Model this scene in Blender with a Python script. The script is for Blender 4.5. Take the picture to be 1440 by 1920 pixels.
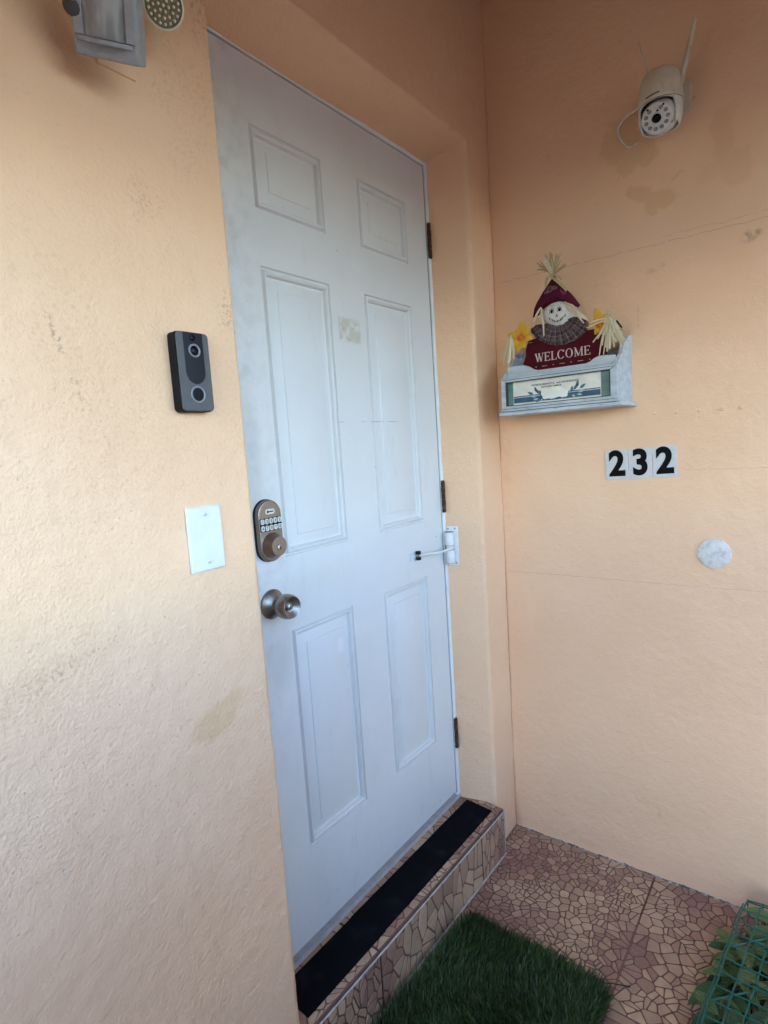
import bpy, bmesh, math, random
from mathutils import Vector, Matrix, noise as mnoise
R = math.radians
random.seed(7)
for o in list(bpy.data.objects): bpy.data.objects.remove(o)
scene = bpy.context.scene
COL = scene.collection

# ---------------------------------------------------------------- camera, sky, sun, exposure
cam_d = bpy.data.cameras.new('camera'); cam = bpy.data.objects.new('camera', cam_d); COL.objects.link(cam)
cr, cu, cf = Vector((0.604257, -0.794069, -0.065785)), Vector((0.129193, 0.01617, 0.991488)), Vector((0.786246, 0.607612, -0.112359))
cm = Matrix((cr, cu, -cf)).transposed().to_4x4(); cm.translation = (-1.56963, -0.97747, 1.19172)
cam.matrix_world = cm
cam_d.sensor_fit = 'VERTICAL'; cam_d.sensor_height = 36; cam_d.lens = 36*1068.75/1920
cam_d.clip_start = .01; cam_d.clip_end = 3000
scene.camera = cam
SUN_EL, SUN_AZ = 15.7, -38.1            # the sun stands behind the house; the porch is in shade
w = bpy.data.worlds.new('World'); scene.world = w; w.use_nodes = True
wn = w.node_tree.nodes; sky = wn.new('ShaderNodeTexSky'); sky.sky_type = 'NISHITA'; sky.sun_disc = False
sky.sun_elevation = R(SUN_EL); sky.sun_rotation = R(SUN_AZ); sky.air_density = .85; sky.dust_density = 1.36; sky.ozone_density = 2.09
w.node_tree.links.new(sky.outputs[0], wn['Background'].inputs[0]); wn['Background'].inputs[1].default_value = .15
sd = bpy.data.lights.new('sun', 'SUN'); sd.energy = 3.0; sd.angle = R(.5); sd.color = (1, .93, .82)
sun = bpy.data.objects.new('sun', sd); COL.objects.link(sun)
az, el = R(SUN_AZ), R(SUN_EL)
sdir = Vector((math.sin(az)*math.cos(el), math.cos(az)*math.cos(el), math.sin(el)))
sun.rotation_euler = sdir.to_track_quat('Z', 'Y').to_euler(); sun.location = sdir*20
vs = scene.view_settings; vs.view_transform = 'Standard'; vs.look = 'None'; vs.gamma = 1; vs.use_curve_mapping = False
vs.exposure = 3.78
scene.cycles.max_bounces = 6; scene.cycles.diffuse_bounces = 5

# ---------------------------------------------------------------- node helpers
class NT:
    def __init__(s, name):
        s.m = bpy.data.materials.new(name); s.m.use_nodes = True; s.t = s.m.node_tree
        s.b = s.t.nodes['Principled BSDF']; s.b.inputs['Roughness'].default_value = .6
        tc = s.t.nodes.new('ShaderNodeTexCoord'); s.obj = tc.outputs['Object']; s.gen = tc.outputs['Generated']
    def put(s, sock, v):
        if v is None: return
        if isinstance(v, bpy.types.NodeSocket): s.t.links.new(v, sock)
        elif sock.type == 'RGBA' and not hasattr(v, '__len__'): sock.default_value = (v, v, v, 1)
        elif sock.type == 'RGBA': sock.default_value = tuple(v)[:3] + (1,)
        elif sock.type == 'VECTOR' and not hasattr(v, '__len__'): sock.default_value = (v, v, v)
        else: sock.default_value = v
    def M(s, op, a, b=None, c=None, clamp=False):
        n = s.t.nodes.new('ShaderNodeMath'); n.operation = op; n.use_clamp = clamp
        s.put(n.inputs[0], a); s.put(n.inputs[1], b); s.put(n.inputs[2], c); return n.outputs[0]
    def add(s, a, b): return s.M('ADD', a, b)
    def sub(s, a, b): return s.M('SUBTRACT', a, b)
    def mul(s, a, b): return s.M('MULTIPLY', a, b)
    def mx(s, a, b): return s.M('MAXIMUM', a, b)
    def mn(s, a, b): return s.M('MINIMUM', a, b)
    def step(s, x, e0, e1):          # smoothstep, e0 may exceed e1
        n = s.t.nodes.new('ShaderNodeMapRange'); n.interpolation_type = 'SMOOTHSTEP'
        s.put(n.inputs[0], x)
        if e0 < e1: n.inputs[1].default_value, n.inputs[2].default_value, n.inputs[3].default_value, n.inputs[4].default_value = e0, e1, 0, 1
        else: n.inputs[1].default_value, n.inputs[2].default_value, n.inputs[3].default_value, n.inputs[4].default_value = e1, e0, 1, 0
        return n.outputs[0]
    def xyz(s, v=None):
        n = s.t.nodes.new('ShaderNodeSeparateXYZ'); s.put(n.inputs[0], s.obj if v is None else v); return n.outputs
    def vec(s, x, y, z):
        n = s.t.nodes.new('ShaderNodeCombineXYZ'); s.put(n.inputs[0], x); s.put(n.inputs[1], y); s.put(n.inputs[2], z); return n.outputs[0]
    def scl(s, v, k):
        n = s.t.nodes.new('ShaderNodeVectorMath'); n.operation = 'MULTIPLY'; s.put(n.inputs[0], v); s.put(n.inputs[1], k); return n.outputs[0]
    def noise(s, scale, detail=3, rough=.55, v=None, col=False, dist=0):
        n = s.t.nodes.new('ShaderNodeTexNoise'); s.put(n.inputs['Vector'], s.obj if v is None else v)
        n.inputs['Scale'].default_value = scale; n.inputs['Detail'].default_value = detail; n.inputs['Roughness'].default_value = rough
        n.inputs['Distortion'].default_value = dist
        return n.outputs['Color' if col else 'Fac']
    def vor(s, scale, v=None, feat='F1', out='Distance'):
        n = s.t.nodes.new('ShaderNodeTexVoronoi'); n.feature = feat; s.put(n.inputs['Vector'], s.obj if v is None else v)
        n.inputs['Scale'].default_value = scale; return n.outputs[out]
    def mix(s, f, a, b, mode='MIX'):
        n = s.t.nodes.new('ShaderNodeMix'); n.data_type = 'RGBA'; n.blend_type = mode
        s.put(n.inputs[0], f); s.put(n.inputs[6], a); s.put(n.inputs[7], b); return n.outputs[2]
    def attr(s, name):
        n = s.t.nodes.new('ShaderNodeAttribute'); n.attribute_name = name; return n.outputs['Color']
    def bump(s, h, dist, strength=1, nrm=None):
        n = s.t.nodes.new('ShaderNodeBump'); n.inputs['Strength'].default_value = strength; n.inputs['Distance'].default_value = dist
        s.put(n.inputs['Height'], h); s.put(n.inputs['Normal'], nrm); return n.outputs[0]
    def done(s, col=None, rough=None, nrm=None, metal=None, spec=None, **kw):
        s.put(s.b.inputs['Base Color'], col); s.put(s.b.inputs['Roughness'], rough); s.put(s.b.inputs['Normal'], nrm)
        s.put(s.b.inputs['Metallic'], metal); s.put(s.b.inputs['Specular IOR Level'], spec)
        for k, v in kw.items(): s.put(s.b.inputs[k], v)
        return s.m
    def blob(s, y, z, cy, cz, ry, rz, warp, amp, rot=0, soft=.12):   # irregular patch mask in a wall plane
        dy, dz = s.sub(y, cy), s.sub(z, cz)
        c, sn = math.cos(rot), math.sin(rot)
        a = s.M('DIVIDE', s.add(s.mul(dy, c), s.mul(dz, sn)), ry); b = s.M('DIVIDE', s.sub(s.mul(dz, c), s.mul(dy, sn)), rz)
        d = s.M('SQRT', s.add(s.mul(a, a), s.mul(b, b)))
        d = s.add(d, s.mul(s.sub(warp, .5), amp))
        return s.step(d, 1+soft, 1-soft)

MATS = {}
def simple(name, col, rough=.5, metal=0, var=.08, vs_=40, bump=0, bs=300, spec=.5):
    if name in MATS: return MATS[name]
    t = NT(name); n = t.noise(vs_, 4)
    c = t.mix(t.step(n, .3, .7), [x*(1-var) for x in col], [min(1, x*(1+var)) for x in col])
    rg = t.add(rough-.06, t.mul(t.noise(vs_*2.3, 3), .12))
    nr = t.bump(t.noise(bs, 3), bump) if bump else None
    MATS[name] = t.done(c, rg, nr, metal, spec); return MATS[name]

# ---------------------------------------------------------------- mesh helpers
class MB:
    def __init__(s): s.v = []; s.f = []; s.c = []
    def quadbox(s, p):               # eight corners: bottom ring, top ring
        o = len(s.v); s.v += [tuple(q) for q in p]
        s.f += [tuple(o+i for i in q) for q in ((3,2,1,0), (4,5,6,7), (0,1,5,4), (1,2,6,5), (2,3,7,6), (3,0,4,7))]; return s
    def box(s, x0, x1, y0, y1, z0, z1):
        return s.quadbox([(x0,y0,z0), (x1,y0,z0), (x1,y1,z0), (x0,y1,z0), (x0,y0,z1), (x1,y0,z1), (x1,y1,z1), (x0,y1,z1)])
    def prism(s, pts, y0, y1):       # polygon in x,z (counter-clockwise seen from -y), extruded along y
        o, n = len(s.v), len(pts)
        s.v += [(p[0], y0, p[1]) for p in pts] + [(p[0], y1, p[1]) for p in pts]
        s.f += [tuple(o+i for i in range(n)), tuple(o+n+i for i in reversed(range(n)))]
        s.f += [(o+i, o+n+i, o+n+(i+1) % n, o+(i+1) % n) for i in range(n)]; return s
    def lathe(s, prof, org=(0,0,0), axis=(0,-1,0), n=32, caps=True):   # prof: (radius, distance along axis)
        ax = Vector(axis).normalized(); a = ax.orthogonal().normalized(); b = ax.cross(a); o0 = Vector(org); o = len(s.v)
        for r, h in prof:
            for k in range(n):
                t = 2*math.pi*k/n; s.v.append(tuple(o0+ax*h+(a*math.cos(t)+b*math.sin(t))*r))
        for i in range(len(prof)-1):
            for k in range(n):
                s.f.append((o+i*n+k, o+i*n+(k+1) % n, o+(i+1)*n+(k+1) % n, o+(i+1)*n+k))
        if caps:
            s.f.append(tuple(o+k for k in reversed(range(n)))); e = o+(len(prof)-1)*n; s.f.append(tuple(e+k for k in range(n)))
        return s
    def tube(s, path, rad, n=8):
        P = [Vector(p) for p in path]; o = len(s.v); pa = None
        for i, p in enumerate(P):
            d = (P[min(i+1, len(P)-1)]-P[max(i-1, 0)]).normalized()
            a = d.orthogonal().normalized() if pa is None else (pa-d*pa.dot(d)).normalized()
            pa = a; b = d.cross(a); r = rad[i] if hasattr(rad, '__len__') else rad
            for k in range(n):
                t = 2*math.pi*k/n; s.v.append(tuple(p+(a*math.cos(t)+b*math.sin(t))*r))
        for i in range(len(P)-1):
            for k in range(n): s.f.append((o+i*n+k, o+i*n+(k+1) % n, o+(i+1)*n+(k+1) % n, o+(i+1)*n+k))
        e = o+(len(P)-1)*n
        s.f += [tuple(o+k for k in reversed(range(n))), tuple(e+k for k in range(n))]; return s
    def ribbon(s, path, wid, nrm, th=.0008):                         # flat strip with thickness, width across nrm x dir
        P = [Vector(p) for p in path]; o = len(s.v); nv = Vector(nrm)
        for i, p in enumerate(P):
            d = (P[min(i+1, len(P)-1)]-P[max(i-1, 0)]).normalized(); sdv = d.cross(nv).normalized()
            nn = sdv.cross(d).normalized(); q = (wid[i] if hasattr(wid, '__len__') else wid)/2
            s.v += [tuple(p-sdv*q), tuple(p+sdv*q), tuple(p+sdv*q+nn*th), tuple(p-sdv*q+nn*th)]
        for i in range(len(P)-1):
            a, b = o+i*4, o+i*4+4
            s.f += [(a+k, a+(k+1) % 4, b+(k+1) % 4, b+k) for k in range(4)]
        e = o+(len(P)-1)*4; s.f += [(o+3, o+2, o+1, o), (e, e+1, e+2, e+3)]; return s
    def puff(s, pts, y0, depth, bulge, rings=5, ctr=None, wave=None):  # pillow from an x,z outline; front toward -y
        n = len(pts); cx = ctr or (sum(p[0] for p in pts)/n, sum(p[1] for p in pts)/n); o = len(s.v)
        s.v += [(p[0], y0, p[1]) for p in pts]
        for i in range(rings):
            k = i/rings; f = 1-k; hgt = depth+bulge*math.sqrt(max(0, 1-f*f))
            for j, p in enumerate(pts):
                wv = wave(j/n, k) if wave else 0
                s.v.append((cx[0]+(p[0]-cx[0])*f, y0-hgt-wv, cx[1]+(p[1]-cx[1])*f))
        s.v.append((cx[0], y0-depth-bulge, cx[1])); c = len(s.v)-1
        for i in range(rings):
            a, b = o+i*n, o+(i+1)*n
            s.f += [(a+j, a+(j+1) % n, b+(j+1) % n, b+j) for j in range(n)]
        a = o+rings*n; s.f += [(a+j, a+(j+1) % n, c) for j in range(n)]
        s.f.append(tuple(o+j for j in reversed(range(n)))); return s
    def mesh(s, name, smooth=None, colors=None):
        me = bpy.data.meshes.new(name); me.from_pydata(s.v, [], s.f); me.validate()
        bm = bmesh.new(); bm.from_mesh(me); bmesh.ops.recalc_face_normals(bm, faces=bm.faces); bm.to_mesh(me); bm.free()
        if smooth is not None:
            for p in me.polygons: p.use_smooth = True
            if smooth < 179: me.set_sharp_from_angle(angle=R(smooth))
        return me
def ell(cx, cz, rx, rz, n=20, a0=0): return [(cx+rx*math.cos(a0+2*math.pi*k/n), cz+rz*math.sin(a0+2*math.pi*k/n)) for k in range(n)]
def rrect(x0, x1, z0, z1, r, n=5):
    out = []
    for cx, cz, a in ((x1-r, z0+r, -90), (x1-r, z1-r, 0), (x0+r, z1-r, 90), (x0+r, z0+r, 180)):
        out += [(cx+r*math.cos(R(a+90*k/n)), cz+r*math.sin(R(a+90*k/n))) for k in range(n+1)]
    return out
def obj(name, me, mat, parent=None, loc=(0,0,0), bevel=0, label=None, kind=None, rot=None):
    if isinstance(me, MB): me = me.mesh(name, 35 if bevel else 40)
    o = bpy.data.objects.new(name, me); COL.objects.link(o); o.location = loc
    if rot: o.rotation_euler = rot
    if mat and not me.materials: me.materials.append(mat)
    if parent: o.parent = parent
    if bevel:
        b = o.modifiers.new('bevel', 'BEVEL'); b.width = bevel; b.segments = 2; b.limit_method = 'ANGLE'; b.angle_limit = R(35); b.harden_normals = True
    if label: o['label'] = label
    if kind: o['kind'] = kind
    return o
def tag(o, label=None, cat=None, group=None, kind=None):
    if label: o['label'] = label
    if cat: o['category'] = cat
    if group: o['group'] = group
    if kind: o['kind'] = kind
    return o
def thing(name, label, cat, loc=(0,0,0), rotz=0, group=None):
    o = bpy.data.objects.new(name, None); COL.objects.link(o); o.location = loc; o.rotation_euler = (0, 0, rotz); o.empty_display_size = .05
    return tag(o, label, cat, group)
def text_mesh(body, size, depth, bold=0, space=1.0):
    cu = bpy.data.curves.new('letters', 'FONT'); cu.body = body; cu.size = size; cu.extrude = depth; cu.offset = bold; cu.space_character = space
    cu.align_x = 'CENTER'; cu.align_y = 'CENTER'; cu.resolution_u = 6
    o = bpy.data.objects.new('letters', cu); COL.objects.link(o)
    me = bpy.data.meshes.new_from_object(o.evaluated_get(bpy.context.evaluated_depsgraph_get()))
    me.transform(Matrix.Rotation(R(90), 4, 'X')); bpy.data.objects.remove(o); bpy.data.curves.remove(cu)
    me.materials.clear(); return me

# measured layout (metres): door face y = 0, outer wall face y = -D
D, XL, XJ, XC, ZS, ZF, ZC = .119, -.866, .058, .2017, 2.083, -.1975, 2.56
SIDE = R(-90)                        # things on the side wall: local x runs along -y, local -y points out of the wall

# ---------------------------------------------------------------- plaster materials
# Stains and soiling have their own outlines; they are worked out per vertex of the dense wall meshes (attribute "soil":
# red = ochre damp patches, green = grey-brown dirt, blue = pale rubbed paint).
def stucco(name, rough_wall):
    t = NT(name); p = t.xyz(); x, y, z = p[0], p[1], p[2]
    big = t.noise(3.1, 3)
    c = t.mix(t.step(big, .3, .72), (.795, .490, .296), (.830, .524, .328))
    so = t.xyz(t.attr('soil')); g = t.noise(34 if rough_wall else 46, 4, .62)
    c = t.mix(so[2], c, (.82, .53, .33))
    c = t.mix(t.mul(so[0], .85), c, (.63, .375, .175))
    if rough_wall:
        gr = t.noise(150, 3, .62); v = t.vor(70); pits = t.mul(t.step(v, .14, .05), t.step(big, .42, .60))
        c = t.mix(t.mul(t.step(gr, .56, .74), .10), c, (.42, .29, .19))
        d = t.mul(so[1], t.step(gr, .46, .66)); c = t.mix(d, c, (.30, .175, .115))
        c = t.mix(t.mul(pits, so[1]), c, (.22, .13, .085))
        lo = t.step(t.noise(2.6, 2), .36, .66); wear = t.add(.55, t.mul(lo, .50))
        tr_ = t.noise(11, 4, .6, v=t.scl(t.obj, (1.0, 1, .45)))
        h = t.add(t.mul(t.add(t.mul(gr, .85), t.mul(g, 1.1)), wear), t.add(t.mul(tr_, .9), t.mul(pits, -.35)))
        return t.done(c, .8, t.bump(h, .0031, 1.0), 0, .25)
    d = t.mul(so[1], t.step(g, .36, .62)); c = t.mix(d, c, (.32, .19, .12))
    u = t.mul(y, -1)
    cn = t.xyz(t.noise(24, 4, .72, v=t.vec(0, u, 0), col=True))
    def crack(z0, amp, ch, u0, wd, dark, slope=0):
        nonlocal c
        dst = t.M('ABSOLUTE', t.sub(t.sub(z, z0-amp*.5), t.mul(cn[ch], amp))); m = t.mul(t.step(dst, wd, wd*.25), t.step(u, u0, u0+.03))
        c = t.mix(t.mul(m, t.mul(t.step(g, .30, .5), dark)), c, (.30, .195, .125))
    crack(1.694, .016, 0, .13, .0012, .5); crack(.7445, .012, 1, .12, .0011, .42); crack(1.075, .010, 2, .665, .0010, .4); crack(1.710, .026, 2, .62, .0010, .4)
    return t.done(c, .72, t.bump(t.add(t.add(g, t.mul(big, 3.0)), t.mul(t.noise(210, 2), .35)), .0026, .9), 0, .3)
m_wall = stucco('rough_peach_stucco', True); m_side = stucco('smooth_peach_render', False)
t = NT('peach_paint'); m_plain = t.done(t.mix(t.noise(3, 2), (.795, .494, .30), (.825, .514, .315)), .8)

def nz(x, y, z, f, sd_=0): return mnoise.noise(Vector((x*f+sd_, y*f+sd_*.7, z*f-sd_)))
def blob(a, b_, ca, cb, ra, rb, amp, rot=0, soft=.12, fr=22):
    da, db = a-ca, b_-cb
    if abs(da) > 2.6*max(ra, rb) or abs(db) > 2.6*max(ra, rb): return 0
    c_, s_ = math.cos(rot), math.sin(rot); u, v = (da*c_+db*s_)/ra, (db*c_-da*s_)/rb
    d_ = math.hypot(u, v)+amp*(.5*mnoise.noise(Vector((a*fr, b_*fr, 1.3)))+.28*mnoise.noise(Vector((a*fr*2.7, b_*fr*2.7, 5.1)))+.16*mnoise.noise(Vector((a*fr*6, b_*fr*6, 2.1))))
    k = min(1, max(0, (1+soft-d_)/(2*soft))); return k*k*(3-2*k)
def soil_left(x, z):
    o_ = .55*max(blob(x, z, -1.00, .722, .046, .026, .7, .3, .3), blob(x, z, -.962, .748, .044, .013, .6, .22, .4))
    g_ = 0
    for cx, cz, rx, rz, am, ro in ((-1.165, 1.36, .06, .13, .11, .1), (-1.24, .90, .10, .018, .30, .3), (-1.10, 1.20, .10, .10, .10, 0), (-1.03, 1.60, .03, .03, .25, 0),
            (-.885, 1.46, .012, .045, .5, 0), (-.885, 1.96, .016, .07, .45, 0), (-.91, 1.30, .05, .10, .08, 0),
            (-.93, 1.80, .05, .10, .14, 0)):
        g_ = max(g_, am*blob(x, z, cx, cz, rx, rz, 1.5, ro, .6))
    for x0, z0, x1, z1, wd, am in ((-1.196, 1.41, -1.179, 1.355, .005, .95), (-1.175, 1.32, -1.156, 1.268, .0035, .8), (-1.167, 1.32, -1.15, 1.275, .003, .6),
            (-1.14, 1.255, -1.127, 1.225, .003, .8), (-1.24, .30, -1.215, .245, .004, .7), (-1.19, 1.28, -1.168, 1.276, .003, .6), (-1.14, 1.48, -1.137, 1.465, .003, .6)):
        L = math.hypot(x1-x0, z1-z0); u = ((x-x0)*(x1-x0)+(z-z0)*(z1-z0))/L; v = ((z-z0)*(x1-x0)-(x-x0)*(z1-z0))/L
        if -.002 < u < L and abs(v) < .02: g_ = max(g_, am*max(0, 1-abs(v+.004*nz(x, 0, z, 40))/wd))
    return o_, g_, .5*max(0, nz(x, 0, z, 4.5, 2)+.1)
def soil_side(u, z):
    o_ = 0
    for a in ((.530, 1.985, .052, .060, .50, .9, 0), (.575, 1.940, .040, .038, .50, .9, .3), (.545, 1.925, .030, .028, .45, .9, 0), (.568, 1.838, .044, .020, .60, .7, -.45), (.620, 1.806, .038, .028, .58, .7, 0), (.600, 1.785, .02, .02, .5, .8, 0),
              (.765, 1.915, .024, .060, .34, .9, .15), (.800, 1.835, .038, .045, .34, .9, 0), (.735, 1.835, .038, .022, .20, .9, .3), (.782, 1.97, .016, .016, .24, .9, 0), (.60, .02, .006, .016, .4, .8, 0)):
        o_ = max(o_, a[4]*blob(u, z, a[0], a[1], a[2], a[3], a[5], a[6], .16))
    g_ = 0
    for a in ((.83, 1.66, .022, .010, .7, .25), (.60, 1.63, .03, .008, .35, .1), (.56, 1.50, .003, .03, .4, 0), (.70, 2.03, .004, .004, .8, .5), (.135, 1.2, .02, .25, .12, 0),
              (.66, 1.855, .02, .003, .35, .5), (.30, -.16, .2, .02, .10, 0)):
        g_ = max(g_, a[4]*blob(u, z, a[0], a[1], a[2], a[3], 1.2, a[5], .5))
    return o_, g_, .35*max(0, nz(u, 0, z, 5, 7))
def paint_soil(me, fn):
    at = me.color_attributes.new('soil', 'FLOAT_COLOR', 'POINT'); buf = []
    for v in me.vertices: buf += [*fn(v.co), 1]
    at.data.foreach_set('color', buf)

# ---------------------------------------------------------------- ground, the house across the yard, the house itself
def ground_mat():
    t = NT('asphalt_yard'); n = t.noise(1.5, 6, .6); c = t.mix(n, (.045, .042, .038), (.058, .052, .046)); return t.done(c, .85, t.bump(t.noise(40, 4), .003))
g = MB(); g.box(-400, 400, -400, 400, ZF-1.2, ZF-.16); tag(obj('ground', g, ground_mat()), kind='structure')

house = thing('house', 'peach stucco house corner with recessed doorway and smooth side wall', 'house', (-.4, -D, ZF))
HL = (.4, D, -ZF)                    # parts keep world coordinates in their meshes
def lin(a, b, n): return [a+(b-a)*i/n for i in range(n+1)]
def front_wall():
    xs = lin(-4, -1.45, 12)[:-1]+lin(-1.45, XL-.014, 122)+[XL-.009, XL-.004, XL]
    xo = lin(XL, XJ, 130)[1:]; xr = [XJ+.004, XJ+.009]+lin(XJ+.014, XC, 24)
    allx = xs+xo+xr; zs = lin(ZF-.16, ZS-.014, 440)+[ZS-.009, ZS-.004, ZS, ZS+.004, ZS+.009]+lin(ZS+.014, ZC+.02, 60)
    iL, iJ, kS = len(xs)-1, len(xs)+len(xo)-1, 440+3
    V, F, idx = [], [], {}
    def vid(i, k):
        if (i, k) not in idx: idx[(i, k)] = len(V); V.append([allx[i], -D, zs[k]])
        return idx[(i, k)]
    for i in range(len(allx)-1):
        for k in range(len(zs)-1):
            if iL <= i < iJ and k < kS: continue
            F.append((vid(i, k), vid(i+1, k), vid(i+1, k+1), vid(i, k+1)))
    ring = [(iL, k) for k in range(kS+1)]+[(i, kS) for i in range(iL+1, iJ)]+[(iJ, k) for k in range(kS, -1, -1)]
    ts = [0, .045, .1, .2, .35, .5, .65, .8, .92, 1.0]; xjd, zsd = .0125, 2.0405
    prev = [vid(*q) for q in ring]; edge = set(prev)
    for t_ in ts[1:]:
        cur = []
        for (i, k) in ring:
            X, Z = allx[i], zs[k]
            if i == iL and k < kS: nx = XL
            else: nx = XL+(X-XL)*((XJ+(xjd-XJ)*t_)-XL)/(XJ-XL)
            zq = zsd-.0075*max(0, min(1, (-.25-X)/.35)); nzv = ZF-.16+(Z-ZF+.16)*((ZS+(zq-ZS)*t_)-ZF+.16)/(ZS-ZF+.16)
            cur.append(len(V)); V.append([nx, -D+(D+.004)*t_, nzv])
        for q in range(len(ring)-1): F.append((prev[q], cur[q], cur[q+1], prev[q+1]))
        prev = cur
    for i, v in enumerate(V):        # hand-floated plaster: soft waves, ragged rounded arrises
        x, y, z = v
        a = .0030*nz(x, y, z, 3.1, 3)+.0012*nz(x, y, z, 14, 9)+.0010*nz(x, y, z, 42, 4)
        on_front = abs(y+D) < 1e-6
        if on_front: v[1] += a
        else:
            if abs(x-XL) < .01: v[0] += a
            elif z > 2.03: v[2] += a
            else: v[0] += a
        if i in edge:
            r = .0026+.0022*nz(x, y, z, 30, 1)+.0016*nz(x, y, z, 95, 4)
            v[1] += r*1.1
            if abs(x-XL) < 1e-6 and z < ZS: v[0] -= r
            elif abs(x-XJ) < 1e-6: v[0] += r
            if abs(z-ZS) < 1e-6: v[2] += r
    me = bpy.data.meshes.new('front_wall'); me.from_pydata([tuple(v) for v in V], [], F)
    paint_soil(me, lambda c_: soil_left(c_.x, c_.z) if c_.x < XL+.01 else (0, .10*max(0, nz(c_.x, c_.y, c_.z, 4, 6)), .3*max(0, nz(c_.x, 0, c_.z, 5, 2))))
    for p_ in me.polygons: p_.use_smooth = True
    return me
obj('front_wall', front_wall(), m_wall, house, HL)
def side_wall():
    ys = [-D+.0005]+lin(-D-.004, -.96, 180)+[-1.1, -1.5, -1.85]; zs = lin(ZF-.16, ZC+.02, 540); V, F = [], []
    for y in ys:
        for z in zs: V.append((XC+.0022*nz(0, y, z, 3.3, 5)+.0009*nz(0, y, z, 13, 2)+.0003*nz(0, y, z, 40, 6)+(.002 if y > -D-.001 else 0), y, z))
    n = len(zs)
    for i in range(len(ys)-1):
        for k in range(n-1): F.append((i*n+k, (i+1)*n+k, (i+1)*n+k+1, i*n+k+1))
    me = bpy.data.meshes.new('side_wall'); me.from_pydata(V, [], F); paint_soil(me, lambda c_: soil_side(-c_.y, c_.z))
    for p_ in me.polygons: p_.use_smooth = True
    return me
obj('side_wall', side_wall(), m_side, house, HL)
b = MB(); b.box(XC+.004, XC+3, -1.84, 4, ZF-.16, ZC); obj('side_room', b, m_plain, house, HL)
b = MB(); b.box(-4, XC+.004, .20, 4, ZF-.16, ZC); obj('inner_wall', b, m_plain, house, HL)
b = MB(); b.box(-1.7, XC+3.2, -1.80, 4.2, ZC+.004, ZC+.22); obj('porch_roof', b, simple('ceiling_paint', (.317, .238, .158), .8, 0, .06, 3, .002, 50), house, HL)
b = MB(); b.box(-1.548, XC+3.2, -1.80, -1.65, ZC-.563, ZC+.002); obj('shade_beam', b, m_plain, house, HL)  # unseen beam added under the roof edge to darken the upper walls
b = MB(); b.box(-1.7, -1.55, -1.80, -D-.01, ZC-.855, ZC+.002); obj('shade_beam', b, m_plain, house, HL)  # second added beam, out of view, cutting light from the open end
m_blocker = simple('light_blocker_dark', (.045, .065, .10), .7)  # dark bluish tone for the added light blockers
b = MB(); b.box(-4, -.408, -1.40, -1.30, ZF-.16, 1.031); obj('light_blocker', b, m_blocker, house, HL)  # unseen wall added to keep low light off the lower walls
b = MB(); b.box(-.40, XC, -1.90, -1.805, ZF-.16, .296); obj('light_blocker', b, m_blocker, house, HL)  # lower blocker opposite the door, added out of view
b = MB(); b.box(-3.7, -3.6, -1.295, -D-.005, ZF-.16, .227); obj('light_blocker', b, m_blocker, house, HL)  # added blocker at the far left end, also unseen
# ragged cement fillet where the floor meets the walls
def fillet():
    m = MB(); P = []
    path = [(XC, -1.7)]+[(XC, -1.7+(1.7-D)*i/220) for i in range(1, 221)]
    for (x, y) in path:
        k = max(.0005, .004+.005*nz(x, y, 0, 26, 8)+.004*nz(x, y, 0, 90, 3)); P.append((x, y, k))
    for x, y, k in P: m.v += [(x+.004, y, ZF-.002), (x-k*1.3, y, ZF-.002), (x-k*.5, y, ZF+k*.55), (x+.004, y, ZF+k*1.3+.002)]
    for i in range(len(P)-1):
        a = i*4; m.f += [(a+j, a+4+j, a+5+j, a+1+j) for j in range(3)]
    return m
t = NT('cement_grime'); n_ = t.noise(70, 4, .7); m_grime = t.done(t.mix(t.step(n_, .4, .62), (.09, .075, .065), (.42, .37, .32)), .9, t.bump(n_, .002))
obj('cement_fillet', fillet(), m_grime, house, HL)

# ---------------------------------------------------------------- crazy-stone tiles
def clip(poly, px, pz, nx, nzv):     # keep the side where (q - p).n <= 0
    out = []
    for i in range(len(poly)):
        a, c_ = poly[i], poly[(i+1) % len(poly)]
        da = (a[0]-px)*nx+(a[1]-pz)*nzv; dc = (c_[0]-px)*nx+(c_[1]-pz)*nzv
        if da <= 0: out.append(a)
        if (da < 0 < dc) or (dc < 0 < da):
            k = da/(da-dc); out.append((a[0]+(c_[0]-a[0])*k, a[1]+(c_[1]-a[1])*k))
    return out
def area(p): return .5*sum(p[i][0]*p[(i+1) % len(p)][1]-p[(i+1) % len(p)][0]*p[i][1] for i in range(len(p)))
def chaikin(p, k=.11):
    out = []
    for i in range(len(p)):
        a, c_ = p[i], p[(i+1) % len(p)]
        out += [(a[0]+(c_[0]-a[0])*k, a[1]+(c_[1]-a[1])*k), (a[0]+(c_[0]-a[0])*(1-k), a[1]+(c_[1]-a[1])*(1-k))]
    return out
def shrink(p, dd):
    q = p
    for i in range(len(p)):
        a, c_ = p[i], p[(i+1) % len(p)]; L = math.hypot(c_[0]-a[0], c_[1]-a[1])
        if L < 1e-5: continue
        nx, nzv = (c_[1]-a[1])/L, -(c_[0]-a[0])/L
        q = clip(q, a[0]-nx*dd, a[1]-nzv*dd, nx, nzv)
        if len(q) < 3: return []
    return q
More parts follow.
